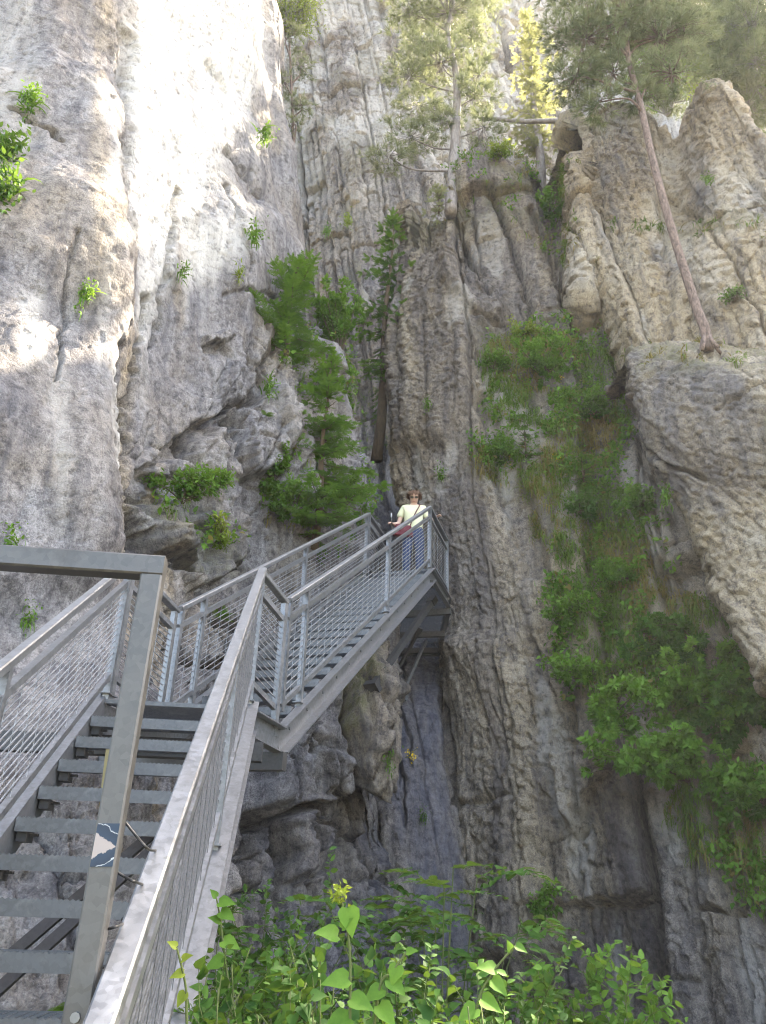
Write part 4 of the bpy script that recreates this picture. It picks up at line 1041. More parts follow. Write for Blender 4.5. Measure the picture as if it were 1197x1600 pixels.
def fern(label, base, n, ln, out=(0, -1, .3), mat=LEAF, name='fern', group=None):
    base = np.asarray(base, float); t = thing(name, label, 'fern', base, group)
    P, D, N_, S, T = [], [], [], [], []; q = MB(); L = Leaves()
    for i in range(n):
        d = unit(np.asarray(out, float)*.7+rng.normal(size=3)*np.array([.8, .35, .4])+np.array([0, 0, .35])); l = ln*rnd(.65, 1.1)
        pts = [base+d*l*f+np.array([0, 0, -.45*l*f*f]) for f in np.linspace(0, 1, 9)]
        q.tube(pts, .004, 3, .002)
        sd = unit(np.cross(d, UPV))
        for k in range(2, 20):
            f = k/20; p = base+d*l*f+np.array([0, 0, -.45*l*f*f])
            for sg in (-1, 1):
                P.append(p); D.append(unit(sd*sg+d*.45+np.array([0, 0, -.15]))); N_.append(np.cross(sd, d)+rng.normal(size=3)*.1); S.append(l*.26*sin(pi*(.12+.88*f))**.8*(1.05-f*.6)); T.append(.5+.3*f+rnd(-.15, .15))
    L.add(T_FERN, P, D, N_, S, T); q.build('stalks', STEM, t); L.build('fronds', mat, t); return t

def tuft(label, px, py, size, n=26, mat=LEAF, group=None, bend=1.2, only=None, leafy=True, name='rock_plant', w=.6):
    """small rosette of strap leaves rooted in a crack"""
    p, nn = hit(px, py, only); t = thing(name, label, 'plant', p-nn*.01, group); L = Leaves()
    n = int(n*1.6); size = size*.72; D = unit(nn[None]*.8+rng.normal(size=(n, 3))*.85+np.array([0, 0, .25]))
    for b in (.7, 1.4):
        m = rng.random(n) < .5; bl = t_blade(b); bl[0][:, 0] *= 2.4*w
        L.add(bl, np.tile(p, (m.sum(), 1))+rng.normal(size=(m.sum(), 3))*size*np.array([.22, .15, .55]), D[m], np.tile(UPV, (m.sum(), 1)), size*rnd(.6, 1.2, m.sum()), .5+rnd(-.4, .4, m.sum()))
    if leafy:
        k = n*2; q = p+nn*size*.25+rng.normal(size=(k, 3))*size*np.array([.35, .25, .6]); L.add(T_LEAF, q, rng.normal(size=(k, 3))+nn*.8, rng.normal(size=(k, 3))*.5+UPV, size*rnd(.14, .34, k), .5+rnd(-.4, .45, k))
    L.build('leaves', mat, t); return t

# ---- grass hanging on the ledges (nobody could count it)
def grass(name, label, polys, n, ln, dry, only, mat=GRSS, thr=-.15):
    Ps, Ns = [], []
    for a, b, d, P, N, nm in QUERY:
        if nm not in only: continue
        m = np.zeros(len(a))
        for pg in polys: m = np.maximum(m, poly(a, b, pg, 14))
        w = fbm(P[:, 0]*.9, P[:, 1]*.9, P[:, 2]*.6, 3)+.35*fbm(P[:, 0]*3, P[:, 1]*3, P[:, 2]*3, 2)
        ok = np.where((m*.9+w*.75 > .45-thr) & (m > .15))[0]; Ps.append(P[ok]); Ns.append(N[ok])
    P = np.concatenate(Ps); N = np.concatenate(Ns); i = rng.integers(0, len(P), n)
    i = i[rng.integers(0, n//9, n)] if n > 100 else i; p = P[i]+rng.normal(size=(n, 3))*.035; nn = N[i]; patch = fbm(p[:, 0]*.7, p[:, 1]*.7, p[:, 2]*.5, 3)
    D = unit(nn*.75+np.array([0, -.1, .6])+rng.normal(size=(n, 3))*.42); L = Leaves(); kind = rng.integers(0, 3, n)
    dr = np.clip(sstep((patch+rng.normal(size=n)*.25+dry-.1)/.35), 0, 1)*.85
    for k, bd in enumerate((1.0, 1.8, 2.5)):
        m = kind == k; L.add(t_blade(bd), p[m], D[m], np.tile(UPV, (m.sum(), 1)), ln*rnd(.5, 1.25, m.sum()), .45+.5*patch[m]+rnd(-.3, .3, m.sum()), dr[m])
    tag(L.build(name, mat), label, None, kind='stuff')

grass('grass', 'long green and straw coloured grass hanging from the ledges of the right cliff', GRASS, 30000, .20, .06, ('cliff',), thr=-.27)
grass('grass', 'pale grass and moss on the tops and ledges of the upper cliffs', [[(690, 230), (800, 215), (900, 250), (930, 420), (850, 420), (760, 330), (690, 350)], [(985, 545), (1110, 530), (1197, 550), (1197, 580), (985, 575)], [(915, 350), (1060, 345), (1140, 328), (1200, 360), (1200, 380), (1060, 365)]], 7000, .20, .1, ('cliff', 'rock_tower', 'rock_block'))
grass('grass', 'dark grass and herbs growing in the cleft and on the left ledges', [[(555, 600), (640, 590), (640, 700), (560, 705)], [(395, 770), (450, 700), (560, 720), (575, 800), (520, 850), (420, 830)], [(430, 560), (480, 520), (545, 560), (520, 620), (440, 600)], [(240, 770), (330, 790), (360, 850), (330, 880), (250, 800)]], 6500, .20, -.05, ('rock_wall', 'cleft'))
def herbs(name, label, polys, n, size, only, mat, thr):
    Ps, Ns = [], []
    for a, b, d, P, N, nm in QUERY:
        if nm not in only: continue
        m = np.zeros(len(a))
        for pg in polys: m = np.maximum(m, poly(a, b, pg, 14))
        w = fbm(P[:, 0]*1.1+3, P[:, 1]*1.1, P[:, 2]*.9, 3)
        ok = np.where((m > .2) & (w > thr))[0]; Ps.append(P[ok]); Ns.append(N[ok])
    P = np.concatenate(Ps); N = np.concatenate(Ns); c = rng.integers(0, len(P), n//14); i = c[rng.integers(0, len(c), n)]
    p = P[i]+rng.normal(size=(n, 3))*.075+N[i]*(.05+.10*rng.random((n, 1))); L = Leaves()
    L.add(T_LEAF, p, rng.normal(size=(n, 3))+N[i]*.6+np.array([0, 0, -.3]), rng.normal(size=(n, 3))*.6+UPV+np.array([0, -.4, 0]), size*rnd(.5, 1.3, n), .45+rnd(-.45, .5, n), (rng.random(n) < .06)*.8)
    tag(L.build(name, mat), label, None, kind='stuff')
herbs('ground_cover', 'leafy herbs growing through the hanging grass of the right cliff', GRASS, 14000, .095, ('cliff',), LEAF, .02)
herbs('ground_cover', 'small leafy herbs on the ledges and in the mouth of the cleft', [[(395, 770), (450, 700), (560, 720), (575, 800), (520, 850), (420, 830)], [(430, 560), (480, 520), (545, 560), (540, 640), (440, 600)], [(240, 770), (330, 790), (360, 850), (330, 880), (250, 800)], [(690, 250), (800, 240), (900, 270), (930, 420), (850, 400)]], 5000, .095, ('rock_wall', 'cliff'), LEAF, -.1)
tufts_ = [[(1060, 1230), (1197, 1200), (1197, 1400), (1130, 1380)]]
# flecks of moss and small plants low in the shade of the cleft slab
def P_(px, py, only=None): return hit(px, py, only)[0]

# ---- trees on the cliffs
def up_at(px, py, base): return at(px, py, base[1])
b = P_(704, 334, ('cliff',)); U_ = lambda x, y, dy=0: at(x, y, b[1]+.6+dy)
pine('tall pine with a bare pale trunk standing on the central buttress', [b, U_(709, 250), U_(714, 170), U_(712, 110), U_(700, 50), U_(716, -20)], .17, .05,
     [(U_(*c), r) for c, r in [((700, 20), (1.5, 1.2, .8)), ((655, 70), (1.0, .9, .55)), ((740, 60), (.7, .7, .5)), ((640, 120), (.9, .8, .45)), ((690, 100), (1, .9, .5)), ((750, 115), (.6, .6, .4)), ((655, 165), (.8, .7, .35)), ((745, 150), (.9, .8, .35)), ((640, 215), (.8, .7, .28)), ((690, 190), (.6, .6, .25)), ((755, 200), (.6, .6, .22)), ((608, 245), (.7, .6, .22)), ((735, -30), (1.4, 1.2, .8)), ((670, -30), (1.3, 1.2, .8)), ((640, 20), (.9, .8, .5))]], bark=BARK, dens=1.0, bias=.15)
b = P_(852, 275, ('cliff',)); hgt = at(833, 30, b[1]+.8)[2]-b[2]
spruce('slender yellow green spruce beside the fallen log', b+np.array([0, .5, 0]), hgt, 1.25, GOLD, BARK, .6, bare=.2, droop=.25, spray=.22, step=.22, drop=.25)
b = P_(1105, 533, ('rock_block',)); U_ = lambda x, y, dy=0: at(x, y, b[1]+dy)
pine('tall leaning pine with a red trunk on the overhanging block', [b-UPV*.2, b+UPV*.25, U_(1085, 470, .1), U_(1050, 360, .3), U_(1020, 250, .5), U_(1000, 160, .7), U_(982, 90, .8), U_(970, -20, .9)], .092, .06,
     [(U_(*c, .8), r) for c, r in [((915, 60), (1.1, 1, .6)), ((960, 40), (1.1, 1, .6)), ((1030, 60), (1.1, 1, .6)), ((900, 120), (.8, .7, .4)), ((960, 115), (.7, .7, .35)), ((1050, 115), (.9, .8, .4)), ((925, -20), (1.3, 1.1, .7)), ((1010, -10), (1.3, 1.1, .7)), ((1070, 40), (.8, .8, .5)), ((935, 160), (.5, .5, .25)), ((1010, 150), (.4, .4, .2))]], dens=1.1, bias=-.05, flare=True)
for (px, py, Y, hh, lab, sc) in [(1165, 190, 17, 6.5, 'dark pine on the rim behind the tower top', 1.0), (1085, 175, 20, 8, 'shadowed pine behind the notch of the tower', 1.0), (1240, 210, 15.5, 6, 'pine at the right edge above the tower', 1.0)]:
    b = at(px, py, Y); d = lambda a, c, e=0: b+np.array([a, e, c])
    pine(lab, [b-UPV*3, b, d(.1, hh*.5), d(-.1, hh)], .17, .05, [(d(rnd(-1.6, 1.6), hh*f, rnd(-1, 1)), np.array([1.2, 1.1, .6])*rnd(.7, 1.1)) for f in np.linspace(.22, 1.05, 13)], bark=BARK, dens=1.0, tuft=.26, bias=-.15)
for px, py, Y, rad, lab in [(1118, 100, 16.5, (1.0, 1, .9), 'bright green broadleaf tree above the notch of the tower'), (1030, 105, 18.5, (1.2, 1, 1.2), 'grey green broadleaf tree between the two pine crowns'), (1195, 95, 15.5, (1.0, 1, 1.3), 'broadleaf tree at the right edge of the rim')]:
    c = at(px, py, Y); shrub(lab, c-UPV*2.6, blob_tips(c, 26, rad), 2600, .13, T_SMALL, LIME if 'bright' in lab else LEAF, BARK, .02, 'broadleaf_tree', 'tree', spread=.7, twigs=8, bias=.25, start=.55)
c = at(467, 405, 15.2); U_ = lambda x, y, dy=0: at(x, y, 15.2+dy)
pine('thin dead looking pine with a bare red trunk against the left wall', [U_(467, 420), U_(466, 370), U_(462, 300), U_(459, 230), U_(456, 150), U_(452, 60)], .065, .03,
     [(U_(*q_), r) for q_, r in [((455, 200), (.45, .4, .4)), ((470, 165), (.4, .4, .35)), ((445, 130), (.45, .4, .35)), ((470, 105), (.5, .4, .35)), ((450, 60), (.6, .5, .4))]], dens=.8, tuft=.17, bias=.1)
for px, py, Y, rad, lab in [(450, 15, 17.5, (1.3, .7, 1.1), 'yellow green tree leaning out at the top of the cleft')]:
    c = at(px, py, Y); shrub(lab, c-UPV*.3+np.array([-.3, .8, 0]), blob_tips(c, 40, rad), 3400, .11, T_SMALL, LIME if 'yellow' in lab else LEAF, BARK, .015, 'broadleaf_tree', 'tree', spread=.75, twigs=9, bias=.3, start=.6)
# fallen log
q = MB(); q.tube([at(752, 184, 15.6), at(820, 190, 15.5), at(900, 188, 15.4)], .055, 8, .085); o = q.build('log', BARK, None, True); tag(o, 'bare fallen log bridging the gap beside the yellow green spruce', 'log')

# ---- conifers in and beside the cleft
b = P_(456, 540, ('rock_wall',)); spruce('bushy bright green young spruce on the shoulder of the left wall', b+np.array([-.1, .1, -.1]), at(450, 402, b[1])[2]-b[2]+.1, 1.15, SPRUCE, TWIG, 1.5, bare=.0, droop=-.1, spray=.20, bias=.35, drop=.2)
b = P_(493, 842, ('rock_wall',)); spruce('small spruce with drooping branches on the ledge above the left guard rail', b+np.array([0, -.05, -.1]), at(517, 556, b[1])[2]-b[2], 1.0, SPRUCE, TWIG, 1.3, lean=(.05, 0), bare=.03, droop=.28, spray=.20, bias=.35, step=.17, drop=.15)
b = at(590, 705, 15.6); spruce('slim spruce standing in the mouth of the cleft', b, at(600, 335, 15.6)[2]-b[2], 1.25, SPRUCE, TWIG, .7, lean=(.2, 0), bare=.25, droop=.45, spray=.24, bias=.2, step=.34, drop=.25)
b = P_(822, 712, ('cliff',)); spruce('dwarf pine bush on the middle of the grassy slope', b, .75, .34, DEEP, TWIG, 1.0, bare=.0, droop=-.2, spray=.14)
b = P_(912, 752, ('cliff',)); spruce('blue green dwarf spruce right of the grey stripe in the slope', b, .5, .36, DEEP, TWIG, 1.0, bare=.0, droop=-.1, spray=.13)
b = P_(686, 332, ('cliff',)); spruce('pale sapling at the foot of the tall buttress pine', b, .95, .34, PINE, TWIG, .9, bare=.0, droop=-.1, spray=.18, bias=.4)

# ---- shrubs on rock
def rockshrub(label, px, py, rad, n, size, mat=LEAF, tmpl=T_SMALL, off=.35, only=None, nt=14, **k):
    p, nn = hit(px, py, only); c = p+nn*off*max(rad)+UPV*.1; return shrub(label, p, blob_tips(c, int(nt*1.5), rad), int(n*1.7), size*1.2, tmpl, mat, **k)
W_, C_ = ('rock_wall',), ('cliff',)
rockshrub('leafy shrub right of the bushy spruce at the lip of the cleft', 520, 515, (.75, .45, .95), 3000, .07, LEAF, only=W_)
p = at(530, 560, 13.9); shrub('bright leafy mass between the bushy spruce and the mouth of the cleft', p, blob_tips(at(528, 470, 13.9), 34, (.75, .5, .85)), 2600, .13, T_SMALL, LEAF, bias=.2)
rockshrub('lime shrub trailing down below the bushy spruce', 505, 600, (.42, .3, .65), 1300, .06, LEAF, only=W_)
rockshrub('dark leafy bush left of the drooping spruce', 425, 750, (.5, .35, .48), 1500, .065, LEAF, only=W_)
rockshrub('bright bush under the drooping spruce', 540, 790, (.5, .3, .55), 1700, .06, LEAF, only=W_, bias=.2)
rockshrub('dark bush on the ledge directly above the guard rail', 460, 800, (.75, .35, .42), 2200, .06, LEAF, only=W_)
rockshrub('low herbs along the ledge above the gate frame corner', 285, 785, (.45, .2, .16), 700, .065, LEAF, only=W_, nt=10)
rockshrub('upright herb in the crack above the ledge herbs', 332, 765, (.14, .12, .25), 220, .07, LEAF, only=W_, nt=8, bias=.2)
rockshrub('narrow strip of leaves in the crack above the landing', 343, 850, (.10, .1, .26), 200, .065, LIME, only=W_, nt=8)
rockshrub('broad leaved shrub on the top of the grassy slope', 850, 585, (1.0, .4, .7), 3000, .065, LEAF, only=C_, nt=22, bias=.2)
rockshrub('light twiggy shrub above the grassy slope', 815, 525, (.45, .25, .3), 500, .06, LIME, only=C_)
rockshrub('leafy shrub at the right side of the slope under the block', 935, 650, (.6, .3, .4), 1500, .065, LEAF, only=C_, nt=18)
rockshrub('rounded bush at the lower left end of the upper grass patch', 795, 715, (.5, .25, .35), 900, .06, LEAF, only=C_)
rockshrub('small shrub in the gully beside the tower', 862, 335, (.55, .4, .7), 1000, .085, LEAF, only=C_, bias=.2)
rockshrub('grey green shrub below the gully shrub', 905, 410, (.3, .2, .3), 350, .07, LEAF, only=C_)
rockshrub('yellow bush at the crest left of the slender spruce', 782, 245, (.35, .3, .4), 420, .085, LIME, only=C_)
rockshrub('small bush growing from the tower face beside the red trunk', 1150, 468, (.2, .2, .15), 220, .06, LEAF, only=('rock_tower', 'rock_block'))
rockshrub('overhanging leafy branch left of the big thicket', 900, 965, (.55, .3, .22), 700, .075, LEAF, only=C_, bias=.2)
rockshrub('thin leafy twigs reaching left below the overhanging branch', 930, 1060, (.65, .4, .25), 900, .075, LEAF, off=.6, only=C_, bias=.25)
rockshrub('pale leaved shrub hanging left of the thicket', 945, 1140, (.6, .4, .6), 1700, .09, LEAF, off=.7, only=C_, bias=.3)
rockshrub('dark upper part bush of the thicket under the grey slab', 1090, 1010, (.95, .4, .5), 3000, .085, DEEP, off=.5, only=C_, nt=20)
rockshrub('dense bush in the heart of the right thicket', 1080, 1110, (1.1, .5, .7), 4600, .09, LEAF, off=.6, only=C_, nt=26, bias=.2)
rockshrub('shadowy bush at the right edge below the rounded rock', 1180, 1120, (.8, .4, .9), 3200, .09, DEEP, off=.5, only=C_, nt=18)
rockshrub('layered bush drooping at the lower edge of the thicket', 1075, 1220, (1.05, .5, .42), 3600, .09, LEAF, off=.75, only=C_, nt=24, bias=.12)
rockshrub('lower right bush of the thicket at the picture edge', 1190, 1250, (.7, .4, .5), 1900, .09, LEAF, off=.6, only=C_, nt=14)
rockshrub('leafy shrub at the head of the lower grass tongue', 985, 905, (.5, .3, .3), 900, .07, LEAF, only=C_, bias=.1)
rockshrub('dark shrub in the middle of the lower grass tongue', 905, 800, (.4, .3, .3), 900, .07, DEEP, only=C_, bias=.1)
rockshrub('shrub against the grey stripe right of the grass tongue', 1010, 790, (.35, .25, .35), 700, .065, LEAF, only=C_)
rockshrub('shrub hanging over the left edge of the top grass patch', 770, 575, (.35, .25, .3), 700, .065, LEAF, only=C_, bias=.1)
rockshrub('small hazel twig low on the ochre cliff', 845, 1425, (.22, .15, .25), 260, .075, LEAF, T_LEAF, only=C_, nt=8, bias=.2)
# ---- ferns and rosettes
for lab, px, py, n, ln in [('big fern on the ledge left of the drooping spruce', 432, 770, 9, .55), ('fern under the drooping spruce', 480, 790, 8, .45), ('fern in the crack beside the landing', 342, 968, 7, .34), ('fern at the lip below the bushy spruce', 415, 650, 5, .2)]:
    p, nn = hit(px, py, W_); fern(lab, p, n, ln, nn)
for lab, px, py, s, n, m in [('strappy green plant high on the left bulge', 48, 158, .30, 34, LEAF), ('upper clump of the dark plants at the left picture edge', 14, 240, .42, 46, DEEP), ('lower clump of the dark plants at the left picture edge', 10, 300, .40, 46, DEEP),
                             ('small green plant on the left wall below the bulge', 132, 455, .24, 26, LEAF), ('pale plant behind the left end of the top bar', 14, 850, .22, 26, LEAF), ('white flowered weed behind the left wire mesh', 42, 968, .20, 18, LEAF),
                             ('tuft below the slanting scar in the white wall', 396, 368, .3, 26, LEAF), ('yellow tuft under the right end of the white patch', 374, 428, .2, 18, LIME),
                             ('tiny tuft on the clean grey face above the overhang', 285, 424, .22, 20, LEAF), ('tuft in the crack at the overhang corner', 420, 606, .26, 24, LEAF), ('small tuft beside the thin red trunk', 412, 210, .34, 26, LEAF)]:
    tuft(lab, px, py, s, n, m, only=W_)
for lab, px, py, s, n, m, only in [('moss cushion on the blue slab', 659, 1278, .16, 24, DEEP, ('cleft', 'cliff')), ('small fern like plant on the edge of the blue slab', 607, 1186, .2, 20, LEAF, None), ('sprig on the broken rock edge under the landing', 432, 1190, .12, 14, LIME, W_),
                                   ('pale green tuft high in the cleft wall', 512, 360, .4, 26, LEAF, ('cleft',)), ('grassy tuft in the upper cleft wall', 545, 345, .45, 26, LIME, ('cleft',)), ('tuft on the buttress edge above the woman', 668, 632, .2, 20, LEAF, C_), ('tuft right of the woman on the cliff', 690, 738, .25, 20, LEAF, C_), ('tuft on the tower face left of the peak', 1105, 282, .25, 20, LEAF, ('rock_tower',)), ('bush like tuft on the edge of the block', 1042, 770, .25, 24, LEAF, None)]:
    tuft(lab, px, py, s, n, m, only=only)
for px, py, lab in [(866, 720, 'yellow flower cluster on the slope beside the dwarf pine'), (793, 716, 'yellow flowers on the lower left grass patch'), (876, 598, 'yellow flowers in the top shrub of the slope'), (633, 1184, 'orange yellow flower on the blue slab')]:
    p, nn = hit(px, py); t = thing('flowers', lab, 'flowers', p); L = Leaves(); n = 34; c = p+nn*.12+rng.normal(size=(n, 3))*.045
    L.add(T_SMALL, c, rng.normal(size=(n, 3)), rng.normal(size=(n, 3))+nn, .035, rnd(0, 1, n)); L.build('petals', FLOW, t)
    q = MB()
    for k in range(5): q.tube([p, (p+c[k])/2+np.array([.01, 0, 0]), c[k]], .003, 3)
    q.build('stalks', STEM, t)

# ---- shrubs in the foreground, rooted on the ground below the stairs
def gz(x, y): return -1.75
def fore(label, px, py, Y, ext, n, size, tmpl, mat, nt=10, **k):
    c = at(px, py, Y); b = np.array([c[0]+rnd(-.1, .1), c[1]+.1, -1.95]); tips = [c+np.array([rnd(-1, 1)*ext[0], rnd(-1, 1)*ext[1], rnd(-1.2, .9)*ext[2]]) for _ in range(nt)]
    return shrub(label, b, tips, n, size, tmpl, mat, STEM, .006, start=.5, **k)
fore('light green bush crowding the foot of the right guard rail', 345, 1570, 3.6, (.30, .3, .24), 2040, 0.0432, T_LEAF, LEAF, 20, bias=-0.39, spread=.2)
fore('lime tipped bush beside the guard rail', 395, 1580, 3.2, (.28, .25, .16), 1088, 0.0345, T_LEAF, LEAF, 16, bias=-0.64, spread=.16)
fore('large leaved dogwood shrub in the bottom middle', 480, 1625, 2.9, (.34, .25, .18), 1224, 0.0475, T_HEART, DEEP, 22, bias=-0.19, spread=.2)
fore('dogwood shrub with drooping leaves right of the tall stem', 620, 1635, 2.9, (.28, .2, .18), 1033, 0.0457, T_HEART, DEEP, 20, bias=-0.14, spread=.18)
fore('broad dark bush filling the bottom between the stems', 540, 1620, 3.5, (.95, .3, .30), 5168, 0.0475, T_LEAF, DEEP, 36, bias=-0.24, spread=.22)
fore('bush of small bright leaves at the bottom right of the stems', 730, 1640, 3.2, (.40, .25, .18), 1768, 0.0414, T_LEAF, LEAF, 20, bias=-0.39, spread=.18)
fore('maple like sapling low before the ochre cliff', 880, 1560, 4.6, (.42, .3, .28), 1768, 0.0604, T_LEAF, LEAF, 16, bias=-0.14, spread=.22)
fore('low sapling at the bottom edge right of the maple like one', 980, 1600, 4.8, (.3, .3, .14), 816, 0.0561, T_LEAF, LEAF, 12, bias=-0.09, spread=.2)
fore('twiggy bush at the foot of the blue slab', 420, 1480, 5.5, (.5, .4, .35), 1768, 0.0518, T_LEAF, DEEP, 20, bias=-0.19, spread=.25)
for lab, px, py, Y, tx, ty, n in [('feathery hogweed plant in front of the blue slab', 690, 1600, 4.9, 660, 1440, 13), ('feathery plant in the shade right of the tall stem', 740, 1640, 5.4, 725, 1490, 11), ('feathery plant low beside the guard rail', 470, 1600, 5.6, 450, 1490, 8)]:
    b = at(px, py, Y); b[2] = -1.9; c = at(tx, ty, Y); t = thing('hogweed', lab, 'plant', b); L = Leaves(); q = MB()
    for k in range(n*3):
        e = c+np.array([rnd(-.55, .55), rnd(-.35, .35), rnd(-.35, .30)]); d = unit(np.array([rnd(-1, 1), rnd(-.8, .3), rnd(-.35, .25)]))
        if k % 3 == 0: q.tube(smooth([b, (b+e)/2+np.array([0, .1, .25]), e], 4), .006, 4, .003)
        m = 9; f = np.linspace(0, 1, m); P = e+d*f[:, None]*.34+np.array([0, 0, -1])*(f**2)[:, None]*.08; sd = unit(np.cross(d, UPV))
        for sg in (-1, 1): L.add(T_LEAF, P, np.tile(sd*sg+d*.6, (m, 1))+rng.normal(size=(m, 3))*.15, np.tile(UPV, (m, 1))+rng.normal(size=(m, 3))*.3, .105*(1.05-f*.7), .15+rnd(-.25, .4, m))
    q.build('stalks', STEM, t); L.build('leaves', DEEP, t)
def stalk(label, pts, Y, leaves, tip=True, mat=LEAF, size=.068):
    P = [at(x, y, Y) for x, y in pts]; t = thing('leafy_stem', label, 'plant', P[0]); q = MB(); sp = smooth(P, 6); q.tube(sp, .0045, 6, .003); L = Leaves()
    for x, y, dx, dz, s in leaves:
        p = at(x, y, Y); L.add(T_HEART, [p], [(dx, -.25, dz)], [(0, -.75, .65)], size*s, [rnd(.35, .75)])
    if tip:
        n = 60; c = np.array(sp[-1])+rng.normal(size=(n, 3))*.011; L2 = Leaves(); L2.add(T_SMALL, c, rng.normal(size=(n, 3)), rng.normal(size=(n, 3))+UPV, .022, rnd(.4, 1, n)); L2.build('buds', LIME, t)
    q.build('stalk', STEM, t, True); L.build('leaves', mat, t); return t
stalk('tall upright stem with a heart shaped leaf and lime buds in front of the stairs', [(548, 1850), (547, 1600), (546, 1480), (532, 1398)], 2.5, [(543, 1418, .25, -1, 1.1), (528, 1462, -.6, .1, 1.0), (534, 1450, .5, .5, .6), (545, 1530, -.9, -.1, 1.1), (548, 1560, .9, -.3, 1.0), (546, 1590, -.8, -.4, 1.2)])
stalk('slanting stem with paired leaves right of the tall stem', [(560, 1850), (590, 1560), (612, 1520), (635, 1488)], 2.6, [(635, 1488, .9, .2, .5), (622, 1508, -.3, -.8, .8), (607, 1530, .7, -.5, .9), (598, 1545, -.7, -.4, .9), (592, 1570, .6, -.6, 1.0)], False)
stalk('leafy stem leaning right before the ochre cliff', [(690, 1850), (740, 1590), (770, 1520), (806, 1478)], 2.8, [(806, 1478, .7, -.3, .55), (798, 1486, -.2, .6, .5), (775, 1515, -.8, .1, .9), (768, 1530, .7, -.6, .9), (752, 1560, .8, -.4, 1.0), (745, 1575, -.8, -.4, 1.0)], False)
stalk('thin stem with narrow leaves against the right guard rail', [(300, 1800), (292, 1600), (290, 1540), (276, 1480)], 2.6, [(276, 1480, -.5, .3, .35), (284, 1500, .6, .3, .4), (288, 1520, -.7, -.2, .45), (290, 1550, -.4, -.8, .45)], False, LIME, .09)
stalk('sprig of bright leaves at the edge of the right guard rail', [(400, 1850), (352, 1500), (345, 1440), (338, 1402)], 3.4, [(338, 1402, -.5, .6, .5), (342, 1410, .9, 0, .9), (344, 1425, .8, -.3, .9), (346, 1440, -.6, .2, .7), (348, 1470, .7, -.2, 1.0), (350, 1500, -.7, -.3, 1.0)], False, LEAF, .075)
# broad leaves showing between the lower treads
p = at(110, 1520, 4.2); t = fern('green leaves showing between the lower treads', p-UPV*.3, 7, .4, (0, -.5, .6)); 
# ------------------------------------------------------------------ the woman on the walkway
HP = np.array([0, .01, 1.37]); HA = radians(30)
def nod(p):                       # the head looks down at the visitor below
    p = np.array(p, float); w = sstep((p[2]-1.345)/.05); a = HA*w; v = p-HP
    return HP+np.array([v[0]*cos(.12*w)-v[2]*sin(.12*w)*0, v[1]*cos(a)-v[2]*sin(a), v[1]*sin(a)+v[2]*cos(a)])
def nod_mesh(m):
    for v in m.vertices: v.co = Vector(nod(v.co))
def skin_mesh(name, verts, edges, mat, radii, parent, sub=1, root=0, post=None):
    me = bpy.data.meshes.new(name+'_skeleton'); me.from_pydata(verts, edges, []); me.update()
    o = bpy.data.objects.new(name+'_skeleton', me); COL.objects.link(o)
    o.modifiers.new('skin', 'SKIN').use_smooth_shade = True
    for i, r in enumerate(radii):
        v = me.skin_vertices[0].data[i]; v.radius = (r, r) if not isinstance(r, tuple) else r; v.use_root = (i == root)
    s = o.modifiers.new('sub', 'SUBSURF'); s.levels = s.render_levels = sub
    dg = bpy.context.evaluated_depsgraph_get(); m2 = bpy.data.meshes.new_from_object(o.evaluated_get(dg))
    bpy.data.objects.remove(o); bpy.data.meshes.remove(me)
    m2.name = name; m2.materials.clear(); m2.materials.append(mat)
    if post: post(m2)
    m2.polygons.foreach_set('use_smooth', np.ones(len(m2.polygons), bool)); m2.update()
    return link(name, m2, parent)

def plain(name, c, rough=.7, var=.15, scale=30, spec=.3, sss=0):
    m, n, l, b = new_mat(name); tc = n.new('ShaderNodeTexCoord').outputs['Object']
    l.new(mixc(n, l, noise_node(n, l, tc, scale, 4, .6), tuple(x*(1-var) for x in c), tuple(min(1, x*(1+var)) for x in c)), b.inputs['Base Color'])
    b.inputs['Roughness'].default_value = rough; b.inputs['Specular IOR Level'].default_value = spec; return m
SKIN = plain('skin', (.62, .40, .31), .55, .08); TEE = plain('pale yellow cotton', (.70, .70, .47), .9, .10, 12); JEAN = plain('blue denim', (.045, .070, .145), .9, .35, 9)
HAIR = plain('auburn hair', (.15, .078, .042), .5, .4, 40); LENS = plain('dark lenses', (.012, .012, .014), .15, .1, 30, .6); SHOE = plain('pale shoes', (.42, .42, .44), .7); MAROON = plain('maroon leather', (.13, .018, .028), .5, .3, 20); LIP = plain('lips', (.45, .18, .16), .5)

px0 = (.50, 11.60, 4.605)
wm = thing('person', 'woman in pale yellow tee, blue jeans and dark sunglasses standing on the walkway', 'person', px0)
wm.rotation_euler = (0, 0, radians(-3))
# one continuous body
Vb = [(0, .0, .86), (0, .0, .98), (0, .0, 1.12), (0, .0, 1.25), (0, .005, 1.325), (.005, -.012, 1.385), (.008, -.018, 1.44), (.008, -.008, 1.505), (.006, .0, 1.555)]
Rb = [(.15, .105), (.125, .095), (.145, .10), (.13, .085), (.05, .05), (.064, .072), (.076, .090), (.080, .092), (.056, .064)]
Eb = [(i, i+1) for i in range(8)]
def chain(pts, rad, start):
    k = start
    for p, r in zip(pts, rad):
        Vb.append(p); Rb.append(r); Eb.append((k, len(Vb)-1)); k = len(Vb)-1
    return k
aR = chain([(-.155, .0, 1.255), (-.215, .01, 1.09), (-.24, -.0, .985), (-.29, -.09, .93), (-.33, -.17, .895)], [.052, .043, .038, .031, .023], 3)
aL = chain([(.155, .0, 1.255), (.235, .03, 1.10), (.265, .03, 1.02), (.32, -.02, 1.055), (.355, -.04, 1.075)], [.052, .043, .038, .031, .023], 3)
